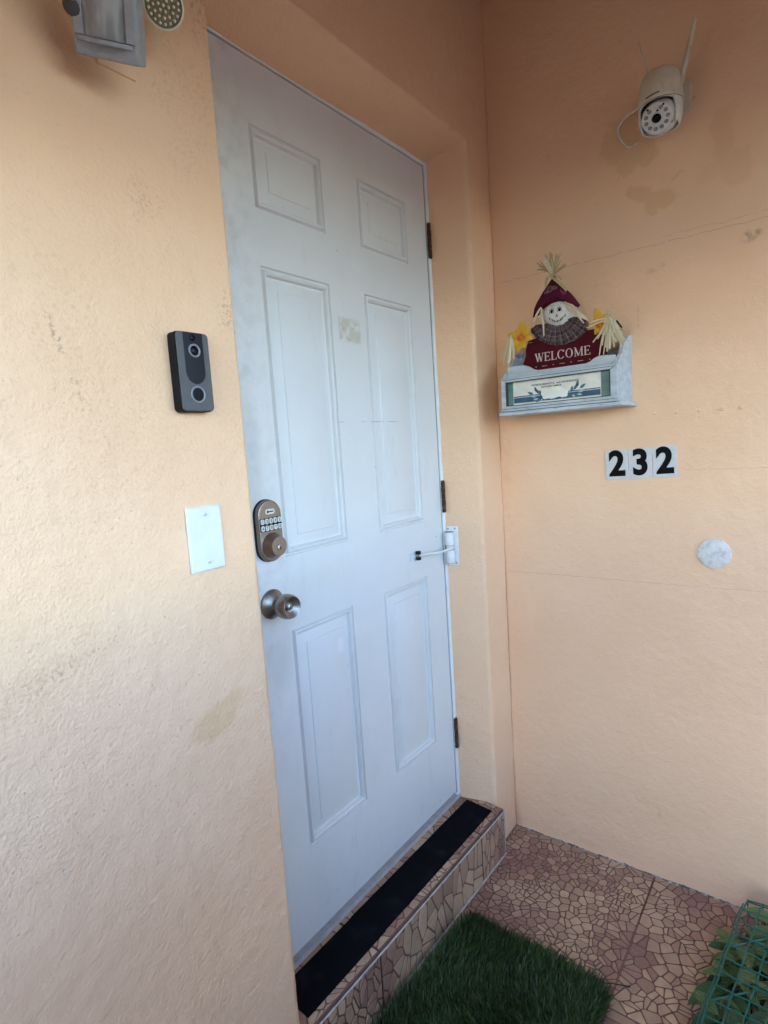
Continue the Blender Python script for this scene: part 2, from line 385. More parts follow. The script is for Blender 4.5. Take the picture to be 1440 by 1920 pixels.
def stones(a0, a1, b0, b1, spacing, joint, stretch=(1, 1), seed=0, edge=.0003):
    """Irregular flat stones filling a rectangle; spacing(a, b) is the local stone size."""
    rnd = random.Random(seed); pts = []; tries = 0
    cell = {}
    while tries < 9000:
        tries += 1; q = (rnd.uniform(a0, a1), rnd.uniform(b0, b1)); sp = spacing(*q); ci, cj = int(q[0]//.07), int(q[1]//.07)
        near = [r for di in (-1, 0, 1) for dj in (-1, 0, 1) for r in cell.get((ci+di, cj+dj), ())]
        if all(((q[0]-r[0])/stretch[0])**2+((q[1]-r[1])/stretch[1])**2 > (.80*min(sp, r[2]))**2 for r in near):
            pts.append((q[0], q[1], sp)); cell.setdefault((ci, cj), []).append(pts[-1])
    out = []
    for i, q in enumerate(pts):
        poly = [(a0+edge, b0+edge), (a1-edge, b0+edge), (a1-edge, b1-edge), (a0+edge, b1-edge)]
        for j, r in enumerate(pts):
            if i == j: continue
            dx, dz = (r[0]-q[0])/stretch[0]**2, (r[1]-q[1])/stretch[1]**2; L = math.hypot(dx, dz)
            if math.hypot(r[0]-q[0], r[1]-q[1]) > .16: continue
            poly = clip(poly, (q[0]+r[0])/2, (q[1]+r[1])/2, dx/L, dz/L)
            if len(poly) < 3: break
        if len(poly) < 3: continue
        if area(poly) < 0: poly.reverse()
        parts = [poly]
        if rnd.random() < .58:       # split some cells by a chord: angular slivers and wedges
            th = rnd.uniform(0, math.pi); cx = sum(p[0] for p in poly)/len(poly); cz = sum(p[1] for p in poly)/len(poly)
            nx, nzv = math.cos(th), math.sin(th); parts = [clip(poly, cx, cz, nx, nzv), clip(poly, cx, cz, -nx, -nzv)]
        for pp in parts:
            if len(pp) < 3 or abs(area(pp)) < 4e-5: continue
            s2 = shrink(pp, joint*(.75+.5*rnd.random()))
            s2 = [p for k, p in enumerate(s2) if math.hypot(p[0]-s2[k-1][0], p[1]-s2[k-1][1]) > .0012] if s2 else []
            if len(s2) >= 3 and abs(area(s2)) > 3e-5: out.append(chaikin(s2))
    return out
def stone_mesh(name, polys, to3d, up, h=.0011):
    """One mesh of one or many stones with a per-stone colour attribute."""
    m = MB(); cols = []
    for poly, col in polys:
        n = len(poly); cx = sum(p[0] for p in poly)/n; cz = sum(p[1] for p in poly)/n; o = len(m.v)
        for p in poly: m.v.append(to3d(p[0], p[1], 0))
        for p in poly:
            dx, dz = cx-p[0], cz-p[1]; L = max(1e-6, math.hypot(dx, dz)); k = min(.0012, L*.3)/L
            m.v.append(to3d(p[0]+dx*k, p[1]+dz*k, h))
        m.f += [(o+j, o+(j+1) % n, o+n+(j+1) % n, o+n+j) for j in range(n)]; m.f.append(tuple(o+n+j for j in range(n)))
        cols += [col]*(2*n)
    me = m.mesh(name, 30)
    at = me.color_attributes.new('stone_col', 'FLOAT_COLOR', 'POINT')
    for i, c_ in enumerate(cols): at.data[i].color = (*c_, 1)
    return me
t = NT('glazed_stone_print'); nA = t.noise(130, 4, .65); nB = t.noise(38, 4)
cc = t.mix(t.mul(t.step(nB, .35, .7), .28), t.attr('stone_col'), (.22, .11, .075)); cc = t.mix(t.mul(t.step(nA, .5, .75), .25), cc, (.50, .36, .25))
m_stone = t.done(cc, t.add(.42, t.mul(nB, .2)), t.bump(t.add(nA, nB), .0006, .7), 0, .4)
t = NT('tile_joint_brown'); nB = t.noise(60, 4); m_joint = t.done(t.mix(nB, (.105, .046, .032), (.165, .080, .058)), .6, t.bump(t.noise(200, 3), .0004))
t = NT('cement_grout'); nB = t.noise(50, 4); m_grout = t.done(t.mix(nB, (.22, .135, .11), (.32, .215, .18)), .85, t.bump(t.noise(150, 3), .0006))
def stone_col(a, b, rnd, off=0):
    k = min(1, max(0, .5+.9*mnoise.noise(Vector((a*6.5+off, b*6.5, off*.3)))+rnd.uniform(-.38, .38)))
    A, B = Vector((.285, .142, .100)), Vector((.50, .325, .195)); c_ = A.lerp(B, k)*rnd.uniform(.86, 1.12); return tuple(c_)

floor = obj('porch_floor', MB().box(-2.4, XC-.2+.21, -1.05, .68, -.155, -.0006), m_grout, None, (-.2, -.8, ZF), kind='structure')
TS = .505; floor_stones = []
tile_me = None
for ix in range(4):
    for iy in range(3):
        x1 = XC-ix*TS; x0 = x1-TS; y1 = -.585+TS-iy*TS; y0 = y1-TS
        y1c = min(y1, -.120)
        mt = MB(); mt.box(x0+.0006, x1-.0006, y0+.0006, y1c-.0006, -.008, 0)
        tl = obj('tile', mt, m_joint, floor, (.2, .8, 0))
        tcx, tcy = (x0+x1)/2, (y0+y1)/2
        far = ix >= 2 or iy >= 2 or (ix == 1 and iy == 1)
        def sp(a, b_, tcx=tcx, tcy=tcy):
            e = max(abs(a-tcx), abs(b_-tcy))/(TS/2); k = mnoise.noise(Vector((a*7, b_*7, 3.3)))
            return (.0275+.018*max(0, e-.78)/.22+.012*k)*(1.9 if far else 1)
        rnd = random.Random(ix*10+iy)
        for poly in stones(x0+.0006, x1-.0006, y0+.0006, y1c-.0006, sp, .0017, seed=11+ix*5+iy):
            cx = sum(p[0] for p in poly)/len(poly); cy = sum(p[1] for p in poly)/len(poly)
            d2 = (cx+1.57)**2+(cy+.98)**2
            v = Vector((cx, cy, ZF))-cam.matrix_world.translation; zc = v.dot(cf); sx, sy = v.dot(cr)/zc, -v.dot(cu)/zc
            seen = abs(sx) < .70 and sy < .92 and zc > 0 and not (-1.0 < cx < -.29 and -.56 < cy < -.14) and cx > -.6
            floor_stones.append((0 if seen else 1, -abs(area(poly))/zc**2, poly, stone_col(cx, cy, rnd, 1.7), tl))
floor_stones.sort(key=lambda s_: s_[:2])
up_floor = lambda a, b_, h: (a, b_, h)
for s_ in floor_stones[:300]: obj('stone', stone_mesh('stone', [(s_[2], s_[3])], up_floor, 1), m_stone, s_[4])
rest = {}
obj('stone_field', stone_mesh('stone_field', [(s_[2], s_[3]) for s_ in floor_stones[300:]], up_floor, 1), m_stone, floor, (.2, .8, 0), kind='stuff')

# doorstep: sloping tread and riser, both tiled
def yf(x): return -.147+.020*(.05-x)/.9          # the riser is not quite parallel to the wall
def zt(x, y): return -.024+.013*y/.147*1.0       # tread falls towards the front
SX0, SX1 = -1.05, .048
ms = MB(); ms.quadbox([(SX0, yf(SX0)+.004, 0), (SX1-.001, yf(SX1)+.004, 0), (SX1-.001, .15, 0), (SX0, .15, 0),
                       (SX0, yf(SX0)+.004, zt(0, yf(SX0))-ZF-.004), (SX1-.001, yf(SX1)+.004, zt(0, yf(SX1))-ZF-.004), (SX1-.001, .15, zt(0, 0)-ZF-.004), (SX0, .15, zt(0, 0)-ZF-.004)])
doorstep = obj('doorstep', ms, m_grout, None, (0, 0, ZF), kind='structure')
cuts = [SX0, -.614, -.106, SX1]
step_stones = []
for i in range(3):
    x0, x1 = cuts[i]+.0012, cuts[i+1]-.0012
    mt = MB()                        # tread tile
    mt.quadbox([(x0, yf(x0)-.002, zt(0, yf(x0))-.008), (x1, yf(x1)-.002, zt(0, yf(x1))-.008), (x1, .03, zt(0, .03)-.008), (x0, .03, zt(0, .03)-.008),
                (x0, yf(x0)-.002, zt(0, yf(x0))), (x1, yf(x1)-.002, zt(0, yf(x1))), (x1, .03, zt(0, .03)), (x0, .03, zt(0, .03))])
    tl = obj('tread_tile', mt, m_joint, doorstep, (0, 0, -ZF), bevel=.0012)
    rnd = random.Random(50+i)
    for poly in stones(x0, x1, -.160, 0.0, lambda a, b_: .058+.014*mnoise.noise(Vector((a*6, b_*6, 1)))-.022*(b_ < -.10), .0016, (1, 1), 70+i):
        poly = [(p[0], max(p[1], yf(p[0])+.002)) for p in poly]
        if abs(area(poly)) < 2e-5: continue
        cx = sum(p[0] for p in poly)/len(poly); cy = sum(p[1] for p in poly)/len(poly)
        obj('stone', stone_mesh('stone', [(poly, stone_col(cx, cy, rnd, 5.1))], lambda a, b_, h: (a, b_, zt(0, b_)+h), 1), m_stone, tl)
    mt = MB(); zb, ztp = ZF+.003, zt(0, -.14)-.0105      # riser tile
    mt.quadbox([(x0, yf(x0)-.004, zb), (x1, yf(x1)-.004, zb), (x1, yf(x1)+.003, zb), (x0, yf(x0)+.003, zb),
                (x0, yf(x0)-.004, ztp), (x1, yf(x1)-.004, ztp), (x1, yf(x1)+.003, ztp), (x0, yf(x0)+.003, ztp)])
    tl = obj('riser_tile', mt, m_joint, doorstep, (0, 0, -ZF), bevel=.001)
    for poly in stones(x0, x1, zb, ztp, lambda a, b_: .060+.02*mnoise.noise(Vector((a*4, b_*4, 9)))+(.016 if i == 1 else -.012), .0020, (.66, 1.3), 90+i):
        cx = sum(p[0] for p in poly)/len(poly); cy = sum(p[1] for p in poly)/len(poly)
        if i == 0 and cx < -.92: continue
        obj('stone', stone_mesh('stone', [(poly, stone_col(cx, cy, rnd, 8.2))], lambda a, b_, h: (a, yf(a)-.004-h, b_), 1), m_stone, tl)
# pale grout nosing and end joint
m_pale = simple('pale_grout', (.46, .40, .35), .8, 0, .2, 60, .0006, 200)
P = []
for i in range(61):
    x = SX0+(SX1-SX0)*i/60; P.append((x, yf(x)-.0035, zt(0, yf(x))-.0095+.0006*nz(x, 0, 0, 40)))
obj('nosing_joint', MB().tube(P, .0024, 6), m_pale, doorstep, (0, 0, -ZF))
P = [(SX1+.001, yf(SX1)-.002, zt(0, -.14)-.009+(ZF+.01-zt(0, -.14)+.009)*i/12) for i in range(13)]
obj('end_joint', MB().tube(P, [.0035+.001*nz(0, 0, p[2], 60) for p in P], 6), m_pale, doorstep, (0, 0, -ZF))
P = []
for i in range(61):
    x = SX0+(SX1-SX0)*i/60; P.append((x, yf(x)-.006, ZF+.002))
obj('base_joint', MB().tube(P, .003, 6), m_pale, doorstep, (0, 0, -ZF))
# ---------------------------------------------------------------- the door
DW, DH = .813, 2.030
PX = [(-.6864, -.4655), (-.3295, -.1088)]; PZ = [(1.7217, 1.895), (.9563, 1.6024), (.2328, .784)]
door = thing('entry_door', 'scuffed white six-panel door in the peach doorway', 'door', (-.4, 0, 0))
def door_paint():
    t = NT('scuffed_white_paint'); p = t.xyz(t.obj); x, z = t.sub(p[0], 0), p[2]
    wp = t.noise(26, 5, .65); n2 = t.noise(5, 4, .6)
    c = t.mix(t.step(n2, .3, .7), (.645, .625, .600), (.675, .655, .630))
    st = t.step(x, -.62, -.80)                                         # soiled latch stile
    c = t.mix(t.mul(t.mul(st, t.step(wp, .40, .68)), t.mul(t.step(z, .30, .85), .36)), c, (.36, .355, .33))
    c = t.mix(t.mul(t.blob(x, z, -.735, .77, .05, .10, wp, 1.2, 0, .6), .30), c, (.36, .35, .31))
    c = t.mix(t.mul(t.blob(x, z, -.765, 1.17, .03, .14, wp, 1.3, 0, .6), .30), c, (.33, .32, .30))
    c = t.mix(t.mul(t.blob(x, z, -.60, .885, .12, .03, wp, 1.5, .1, .6), .18), c, (.60, .54, .42))
    rect = t.mul(t.mul(t.step(x, -.445, -.438), t.step(x, -.352, -.362)), t.mul(t.step(z, 1.463, 1.475), t.step(z, 1.532, 1.524)))
    res = t.mul(rect, t.step(t.noise(34, 4, .6), .36, .56)); c = t.mix(t.mul(res, .55), c, (.44, .38, .24))    # old tape glue
    c = t.mix(t.mul(t.mul(rect, t.step(t.noise(60, 3), .56, .66)), .5), c, (.34, .29, .18))
    spots = t.mul(t.step(t.vor(13), .045, .02), t.step(t.noise(4, 2), .48, .6)); c = t.mix(t.mul(spots, .7), c, (.22, .21, .19))
    lw = t.add(z, t.mul(t.noise(18, 2), .004))
    ln = t.mul(t.step(t.M('ABSOLUTE', t.sub(lw, 1.2655)), .0016, .0005), t.mul(t.mul(t.step(x, -.475, -.455), t.step(x, -.195, -.215)), t.step(t.noise(20, 2), .40, .6))); c = t.mix(t.mul(ln, .6), c, (.16, .16, .16))
    wh = t.mul(t.mul(t.step(x, -.537, -.533), t.step(x, -.510, -.515)), t.mul(t.step(z, .672, .677), t.step(z, .714, .708))); c = t.mix(t.mul(wh, .28), c, (.82, .82, .82))
    scuff = t.mul(t.step(t.noise(11, 5, .75, v=t.scl(t.obj, (1.6, 1, .35))), .55, .74), .26); c = t.mix(scuff, c, (.45, .44, .40))
    c = t.mix(t.mul(t.step(wp, .55, .8), t.mul(t.step(z, .22, .02), .3)), c, (.30, .28, .26))
    return t.done(c, t.add(.38, t.mul(n2, .18)), t.bump(t.add(t.noise(170, 2), t.mul(t.noise(30, 3, v=t.scl(t.obj, (6, 1, .3))), .8)), .0007, .6), 0, .35)
m_door = door_paint()
def door_slab():
    xs = [-DW, PX[0][0], PX[0][1], PX[1][0], PX[1][1], -.002]; zs = [.006, PZ[2][0], PZ[2][1], PZ[1][0], PZ[1][1], PZ[0][0], PZ[0][1], DH]
    m = MB(); n = len(zs)
    for x in xs:
        for z in zs: m.v.append((x, 0, z))
    for i in range(5):
        for k in range(7):
            if i in (1, 3) and k in (1, 3, 5): continue
            a = i*n+k; m.f.append((a, a+n, a+n+1, a+1))
    o = len(m.v); m.v += [(xs[0], .044, zs[0]), (xs[-1], .044, zs[0]), (xs[-1], .044, zs[-1]), (xs[0], .044, zs[-1])]
    m.f += [(o+3, o+2, o+1, o)]
    m.f += [(o, *[k for k in range(n)][:0], 0, n-1, o+3)] if False else []
    m.f += [tuple([k for k in range(n)]+[o+3, o]), tuple([5*n+k for k in reversed(range(n))]+[o+1, o+2]),
            tuple([i*n+n-1 for i in range(6)]+[o+2, o+3]), tuple([i*n for i in reversed(range(6))]+[o, o+1])]
    return m
DL = (.4, 0, 0)
slab = obj('slab', door_slab().mesh('slab', 30), m_door, door, DL)
PROF = [(0, 0), (.0022, .0050), (.0045, .0055), (.0085, -.0018), (.0125, -.0030), (.0160, .0005), (.0185, .0080), (.0240, .0090), (.0255, .0085), (.0450, .0030), (.0462, .0012), (.0480, .0006)]
def panel(x0, x1, z0, z1):
    m = MB()
    for ins, dep in PROF: m.v += [(x0+ins, dep, z0+ins), (x1-ins, dep, z0+ins), (x1-ins, dep, z1-ins), (x0+ins, dep, z1-ins)]
    for i in range(len(PROF)-1):
        a = i*4; m.f += [(a+j, a+(j+1) % 4, a+4+(j+1) % 4, a+4+j) for j in range(4)]
    a = (len(PROF)-1)*4; m.f.append((a, a+1, a+2, a+3)); return m
for z0, z1 in PZ:
    for x0, x1 in PX: obj('panel', panel(x0, x1, z0, z1).mesh('panel', 24), m_door, door, DL)

# frame of the doorway and its sill belong to the house
m_frame = simple('frame_white', (.72, .73, .73), .45, 0, .08, 9, .0006, 90)
b = MB(); b.box(.0015, .0165, -.0045, .09, -.02, 2.046); b.box(-.83, .0013, -.0035, .09, 2.0335, 2.046)
obj('door_frame', b, m_frame, house, HL, bevel=.002)
b = MB(); b.box(.0008, .0016, .001, .04, .0, 2.034); obj('frame_gap', b, simple('gap_dark', (.02, .02, .025), .9), house, HL)
b = MB(); b.box(-.85, .0175, -.0060, .075, -.0235, -.0105); b.box(-.85, .0170, .010, .075, -.0103, -.0020)
obj('threshold', b, simple('worn_sill_paint', (.42, .40, .38), .6, 0, .10, 50, .0008, 120), house, HL, bevel=.0015)

# hinges, rusted
def rust():
    t = NT('rusty_steel'); n = t.noise(190, 4, .7); c = t.mix(t.step(n, .42, .62), (.035, .014, .010), (.15, .048, .022)); c = t.mix(t.step(t.noise(90, 2), .62, .72), c, (.33, .25, .19))
    return t.done(c, .8, t.bump(n, .0008), .3)
m_rust = rust()
for zc in (1.8145, 1.0215, .2135):
    hg = obj('hinge', MB().box(.0020, .0150, -.0062, -.0048, zc-.052, zc+.052), m_rust, door, DL)
    for k in range(5):
        z0 = zc-.052+k*.0208; r = .0062+(.0004 if k % 2 else 0)
        obj('knuckle', MB().lathe([(r*.8, 0), (r, .0006), (r, .0198), (r*.8, .0204)], (.0045, -.0078, z0), (0, 0, 1), 14), m_rust, hg)

# keypad deadbolt
t = NT('brushed_nickel'); nb = t.noise(120, 2, v=t.scl(t.obj, (1, 1, 14))); n6 = t.noise(20, 3)
m_nick = t.done(t.mix(n6, (.23, .195, .165), (.31, .265, .225)), t.add(.30, t.mul(nb, .16)), t.bump(nb, .0002, .6), 1.0)
t = NT('satin_steel'); nb = t.noise(90, 2); m_steel = t.done(t.mix(nb, (.30, .265, .235), (.38, .34, .31)), t.add(.33, t.mul(nb, .10)), None, 1.0)
m_blackp = simple('black_plastic', (.010, .010, .011), .5, 0, .1, 40, 0, 300, .2); m_key = simple('pale_rubber_key', (.62, .60, .55), .5, 0, .1, 120); m_hole = simple('keyway_black', (.006, .006, .006), .6)
bolt = obj('deadbolt', MB().prism([(-.736+q[0], 1.0255+q[1]) for q in rrect(-.0335, .0335, -.0685, .0685, .0334, 14)], -.0165, -.0005), m_nick, door, DL, bevel=.0045, label='brushed nickel keypad deadbolt')
obj('gasket', MB().prism([(-.736+q[0], 1.0255+q[1]) for q in rrect(-.0350, .0350, -.0700, .0700, .0349, 14)], -.0045, -.0002), m_blackp, bolt)
obj('badge', MB().prism([(-.736+q[0], 1.0685+q[1]) for q in rrect(-.0135, .0135, -.0058, .0058, .0057, 8)], -.0176, -.0163), m_key, bolt, bevel=.0003)
obj('badge_mark', MB().lathe([(.0032, 0), (.0030, .0003)], (-.7425, -.0175, 1.0685), n=16).box(-.7390, -.7265, -.0179, -.0175, 1.0672, 1.0698), m_hole, bolt)
for r_ in range(2):
    for k in range(5):
        kx, kz = -.736+(k-2)*.0122, 1.0480-r_*.0150
        bt = obj('keypad_button', MB().prism(rrect(kx-.0049, kx+.0049, kz-.0060, kz+.0060, .0034, 4), -.0192, -.0160), m_key, bolt, bevel=.0010)
obj('keypad_recess', MB().prism(rrect(-.736-.0312, -.736+.0312, 1.0258, 1.0552, .003, 4), -.01675, -.0163), m_blackp, bolt)
gl = MB()
for i, ch in enumerate('1234567890'):
    k, r_ = i % 5, i//5; me_ = text_mesh(ch, .0092, .0002, .0004); kx, kz = -.736+(k-2)*.0122, 1.0480-r_*.0150
    o0 = len(gl.v); gl.v += [(v.co.x+kx, v.co.y-.0193, v.co.z+kz) for v in me_.vertices]; gl.f += [tuple(o0+q for q in p.vertices) for p in me_.polygons]
obj('keypad_digits', gl, simple('grey_print', (.16, .16, .17), .6), bolt)
obj('cylinder_collar', MB().lathe([(.0290, .014), (.0288, .0195), (.0275, .0210), (.0222, .0375), (.0212, .0388), (.0, .0390)], (-.736, 0, .9925), n=40, caps=False), m_nick, bolt)
obj('key_plug', MB().lathe([(.0068, .0388), (.0066, .0405), (.0055, .0410), (0, .0410)], (-.736, 0, .9890), n=24, caps=False), m_steel, bolt)
obj('keyway', MB().box(-.7368, -.7352, -.0416, -.0409, .9848, .9932).box(-.7375, -.7345, -.0416, -.0409, .9885, .9900), m_hole, bolt)

# knob
knob = obj('door_knob', MB().lathe([(.0, .0), (.0335, .0002), (.0338, .003), (.0325, .0050), (.0215, .0125), (.0150, .0165), (.0140, .0240), (.0165, .0285), (.0235, .0345), (.0272, .0420), (.0280, .0500),
    (.0268, .0590), (.0250, .0655), (.0238, .0672), (.0222, .0666), (.0140, .0560), (.0088, .0535), (.0, .0535)], (-.739, 0, .8585), n=48, caps=False), m_steel, door, DL, label='satin steel knob with keyhole in its dished face')
obj('key_plug', MB().lathe([(.0078, .0530), (.0076, .0600), (.0066, .0608), (0, .0608)], (-.739, 0, .8585), n=24, caps=False), m_steel, knob)
obj('keyway', MB().box(-.7398, -.7382, -.0613, -.0607, .8540, .8630), m_hole, knob)

# spring closer on the jamb
closer = thing('door_closer', 'white spring door closer on the hinge jamb with its arm and black roller', 'door closer', (.03, -.02, .857))
m_cl = simple('white_enamel', (.70, .68, .66), .4)
jx = lambda y: .058+(-.0455)*(y+D)/D                       # face of the splayed jamb
CL = (-.03, .02, -.857)
def plate(z0, z1):
    m = MB(); y0, y1 = -.042, -.008; q = .0026
    m.quadbox([(jx(y0)-q, y0, z0), (jx(y1)-q, y1, z0), (jx(y1)-.0002, y1, z0), (jx(y0)-.0002, y0, z0), (jx(y0)-q, y0, z1), (jx(y1)-q, y1, z1), (jx(y1)-.0002, y1, z1), (jx(y0)-.0002, y0, z1)]); return m
obj('bracket', plate(.794, .922), m_cl, closer, CL, bevel=.0008)
for yy, zz in ((-.033, .9145), (-.012, .9145), (-.033, .8010), (-.012, .8010)):
    obj('screw', MB().lathe([(.0032, 0), (.0030, .0008), (.002, .0013)], (jx(yy)-.0024, yy, zz), (-1, 0, -.0), 12), m_steel, closer, CL)
cx_, cy_ = jx(-.022)-.0175, -.0225
for z0, z1 in ((.8625, .9060), (.8045, .8475)):
    obj('barrel', MB().lathe([(.0125, 0), (.0145, .0010), (.0150, .003), (.0150, z1-z0-.003), (.0145, z1-z0-.0010), (.0125, z1-z0)], (cx_, cy_, z0), (0, 0, 1), 28), m_cl, closer, CL)
for z0, z1 in ((.8625, .9060), (.8045, .8475)):
    for zz in (z0-.0004, z1-.0008): obj('end_shade_ring', MB().lathe([(.0146, 0), (.0146, .0012)], (cx_, cy_, zz), (0, 0, 1), 28), simple('shade_ring_grey', (.22, .22, .23), .5), closer, CL)  # dark rings put in as the shade lines at the barrel ends
obj('collar', MB().lathe([(.0112, 0), (.0118, .0006), (.0118, .0139), (.0112, .0145)], (cx_, cy_, .8478), (0, 0, 1), 28), m_cl, closer, CL)
pth = [(cx_-.006, cy_-.011, .8570), (cx_-.03, cy_-.017, .8555), (cx_-.075, -.036, .8545), (cx_-.095, -.031, .8545), (cx_-.115, -.0225, .8570), (-.160, -.0130, .8590)]
P2 = []
for i in range(len(pth)-1):
    for k in range(5): P2.append(tuple(Vector(pth[i]).lerp(Vector(pth[i+1]), k/5)))
obj('arm', MB().tube(P2+[pth[-1]], .0036, 10), m_cl, closer, CL)
for dz in (.0042, -.0135):
    obj('roller', MB().lathe([(.0070, 0), (.0082, .0012), (.0082, .0080), (.0070, .0092)], (-.162, -.0105, .8590+dz), (0, 0, 1), 20), m_blackp, closer, CL)
obj('roller_pin', MB().lathe([(.0025, 0), (.0025, .026)], (-.162, -.0105, .846), (0, 0, 1), 12), m_steel, closer, CL)
obj('wear_plate', MB().box(-.192, -.150, -.0016, -.0004, .8445, .8705), simple('clear_plate', (.62, .64, .66), .3), closer, CL, bevel=.0004)

# ---------------------------------------------------------------- black grip tape on the tread
t = NT('black_grip_tape'); nn = t.noise(420, 2, .7); nd = t.noise(14, 4)
m_tape = t.done(t.mix(t.mul(t.step(nd, .45, .75), .35), (.0045, .0045, .006), (.030, .029, .030)), .95, t.bump(nn, .0006, .9), 0, .06)
def tape(x0, x1, ya, yb, lift, seed):
    m = MB(); n = 46
    for i in range(n+1):
        x = x0+(x1-x0)*i/n; sh = .0195*(.05-x)/.9
        e0, e1 = .0006*nz(x, 0, seed, 30), .0006*nz(x, 3, seed, 30)
        for j in range(5):
            y = ya+(yb-ya)*j/4+sh+(e0 if j == 0 else e1 if j == 4 else 0); z = zt(0, y)+.0016+lift+.0005*abs(nz(x, y, seed, 18))
            m.v.append((x, y, z))
        m.v += [(x, yb+sh+e1, zt(0, yb+sh)+.0010), (x, ya+sh+e0, zt(0, ya+sh)+.0010)]
    for i in range(n):
        a, b_ = i*7, i*7+7; m.f += [(a+j, b_+j, b_+j+1, a+j+1) for j in range(6)]+[(a+6, b_+6, b_, a)]
    e = n*7; m.f += [tuple(range(6, -1, -1)), tuple(e+j for j in range(7))]
    return m
o = obj('grip_tape', tape(-.585, .014, -.126, -.031, .0002, 1), m_tape, None); tag(o, 'black grip tape on the step, longer far piece reaching the hinge jamb', 'grip tape', 'grip tapes on the doorstep')
o = obj('grip_tape', tape(-.834, -.560, -.1275, -.0335, .0013, 4), m_tape, None); tag(o, 'black grip tape on the step, short near piece beside the left wall', 'grip tape', 'grip tapes on the doorstep')

# ---------------------------------------------------------------- things on the front wall
def wall_thing(name, label, cat, x, z, **k): return thing(name, label, cat, (x, -D, z), 0, **k)
# blank switch plate
pl = wall_thing('blank_plate', 'white blank cover plate with two screws beside the door lock', 'wall plate', -.9775, 1.0538)
ti = R(-.3); m_pl = simple('white_nylon', (.67, .655, .64), .35, 0, .03, 30)
mp = MB(); A = rrect(-.0352, .0352, -.0572, .0572, .002, 2); Bq = rrect(-.0320, .0320, -.0540, .0540, .002, 2); o_ = len(A)
mp.v += [(q[0], -.0002, q[1]) for q in A]+[(q[0], -.0032, q[1]) for q in A]+[(q[0], -.0060, q[1]) for q in Bq]
for r_ in range(2): mp.f += [(r_*o_+j, r_*o_+(j+1) % o_, (r_+1)*o_+(j+1) % o_, (r_+1)*o_+j) for j in range(o_)]
mp.f.append(tuple(2*o_+j for j in range(o_)))
obj('plate', mp.mesh('plate', 25), m_pl, pl)
for zz in (.0420, -.0420):
    sc = obj('screw', MB().lathe([(.0040, .0055), (.0040, .0062), (.0030, .0072), (.0, .0076)], (0, 0, zz), n=20, caps=False), m_pl, pl)
    obj('slot', MB().box(-.0032, .0032, -.0079, -.0070, zz-.0005, zz+.0005), simple('slot_grey', (.12, .12, .12), .7), sc, rot=(0, 0, 0))
# doorbell camera
db = wall_thing('doorbell_camera', 'grey and black video doorbell on the stucco wall', 'doorbell', -.9803, 1.3375)
m_dbk, m_dbg = simple('bell_back', (.010, .010, .011), .6, 0, .1, 40, 0, 300, .12), simple('bell_grey', (.092, .086, .086), .55, .0, .06, 60, 0, 300, .25)
obj('body', MB().prism(rrect(-.0315, .0315, -.0655, .0655, .0075, 5), -.0215, -.0003), m_dbk, db, bevel=.002)
obj('face', MB().prism(rrect(-.0308, .0308, -.0648, .0648, .0072, 5), -.0262, -.0217), m_dbg, db, bevel=.0022)
vis = [(-.0185, .0642), (-.0185, .0010)]+[(.0185*math.cos(R(a)), -.0005+.0195*math.sin(R(a))) for a in range(180, 361, 12)]+[(.0185, .0010), (.0185, .0642)]
vis = list(reversed(vis)); vis.reverse()
t = NT('gloss_black_lens'); m_vis = t.done((.006, .003, .006), .25, None, 0, .10)
gf = obj('glass', MB().prism(vis, -.0269, -.0258), m_vis, db, bevel=.0004)
obj('lens_ring', MB().lathe([(.0112, .0262), (.0112, .0285), (.0100, .0293), (.0082, .0287), (.0080, .0272)], (0, 0, .0345), n=32, caps=False), simple('ring_grey', (.20, .21, .22), .35), gf)
obj('lens', MB().lathe([(.0082, .0270), (.0070, .0282), (.0042, .0289), (0, .0291)], (0, 0, .0345), n=28, caps=False), m_vis, gf)
obj('motion_sensor', MB().lathe([(.0055, .0266), (.0050, .0280), (.003, .0287), (0, .0290)], (-.001, 0, .0553), n=20, caps=False), m_vis, gf)
obj('sensor_glint', MB().box(-.0035, .0012, -.0287, -.0279, .0560, .0578), simple('sensor_grey', (.30, .31, .33), .4), gf)
obj('button_ring', MB().lathe([(.0142, .0256), (.0142, .0272), (.0130, .0279), (.0112, .0274), (.0110, .0262)], (0, 0, -.0372), n=36, caps=False), simple('ring_grey', (.20, .21, .22), .35), db)
obj('button', MB().lathe([(.0112, .0262), (.0104, .0266), (.0, .0262)], (0, 0, -.0372), n=32, caps=False), m_dbk, db)

# motion-sensor floodlight at the top of the wall
fl = wall_thing('motion_floodlight', 'grey motion sensor floodlight with round LED head, high on the wall', 'wall light', -1.045, 1.845)
m_fg, m_fd = simple('weathered_grey_plastic', (.29, .28, .285), .6, 0, .12, 60, .0004, 300), simple('dark_grey_plastic', (.05, .045, .045), .55)
obj('wall_box', MB().box(-.034, .026, -.0045, .002, -.064, .10), m_plain, fl, bevel=.001)
obj('mount_plate', MB().lathe([(.052, 0), (.052, .012), (.045, .020), (.03, .024)], (0, 0, .10), n=36), m_fg, fl)
sens = bpy.data.objects.new('sensor_head', MB().box(-.041, .041, -.026, .022, -.050, .050).mesh('sensor_head', 30)); COL.objects.link(sens); sens.data.materials.append(m_fg)
sens.parent = fl; sens.location = (-.054, -.080, -.046); bv = sens.modifiers.new('bevel', 'BEVEL'); bv.width = .003; bv.segments = 2
hn = Vector((-.62, -.56, -.50)).normalized(); hr = Vector((0, 0, 1)).cross(hn).normalized(); hr = -hr if hr.x < 0 else hr; hu = hr.cross(-hn).normalized(); hu = -hu if hu.z < 0 else hu
rm_ = Matrix((hr, -hn, hu)).transposed() @ Matrix.Rotation(R(11), 3, 'Y'); sens.rotation_euler = rm_.to_euler()
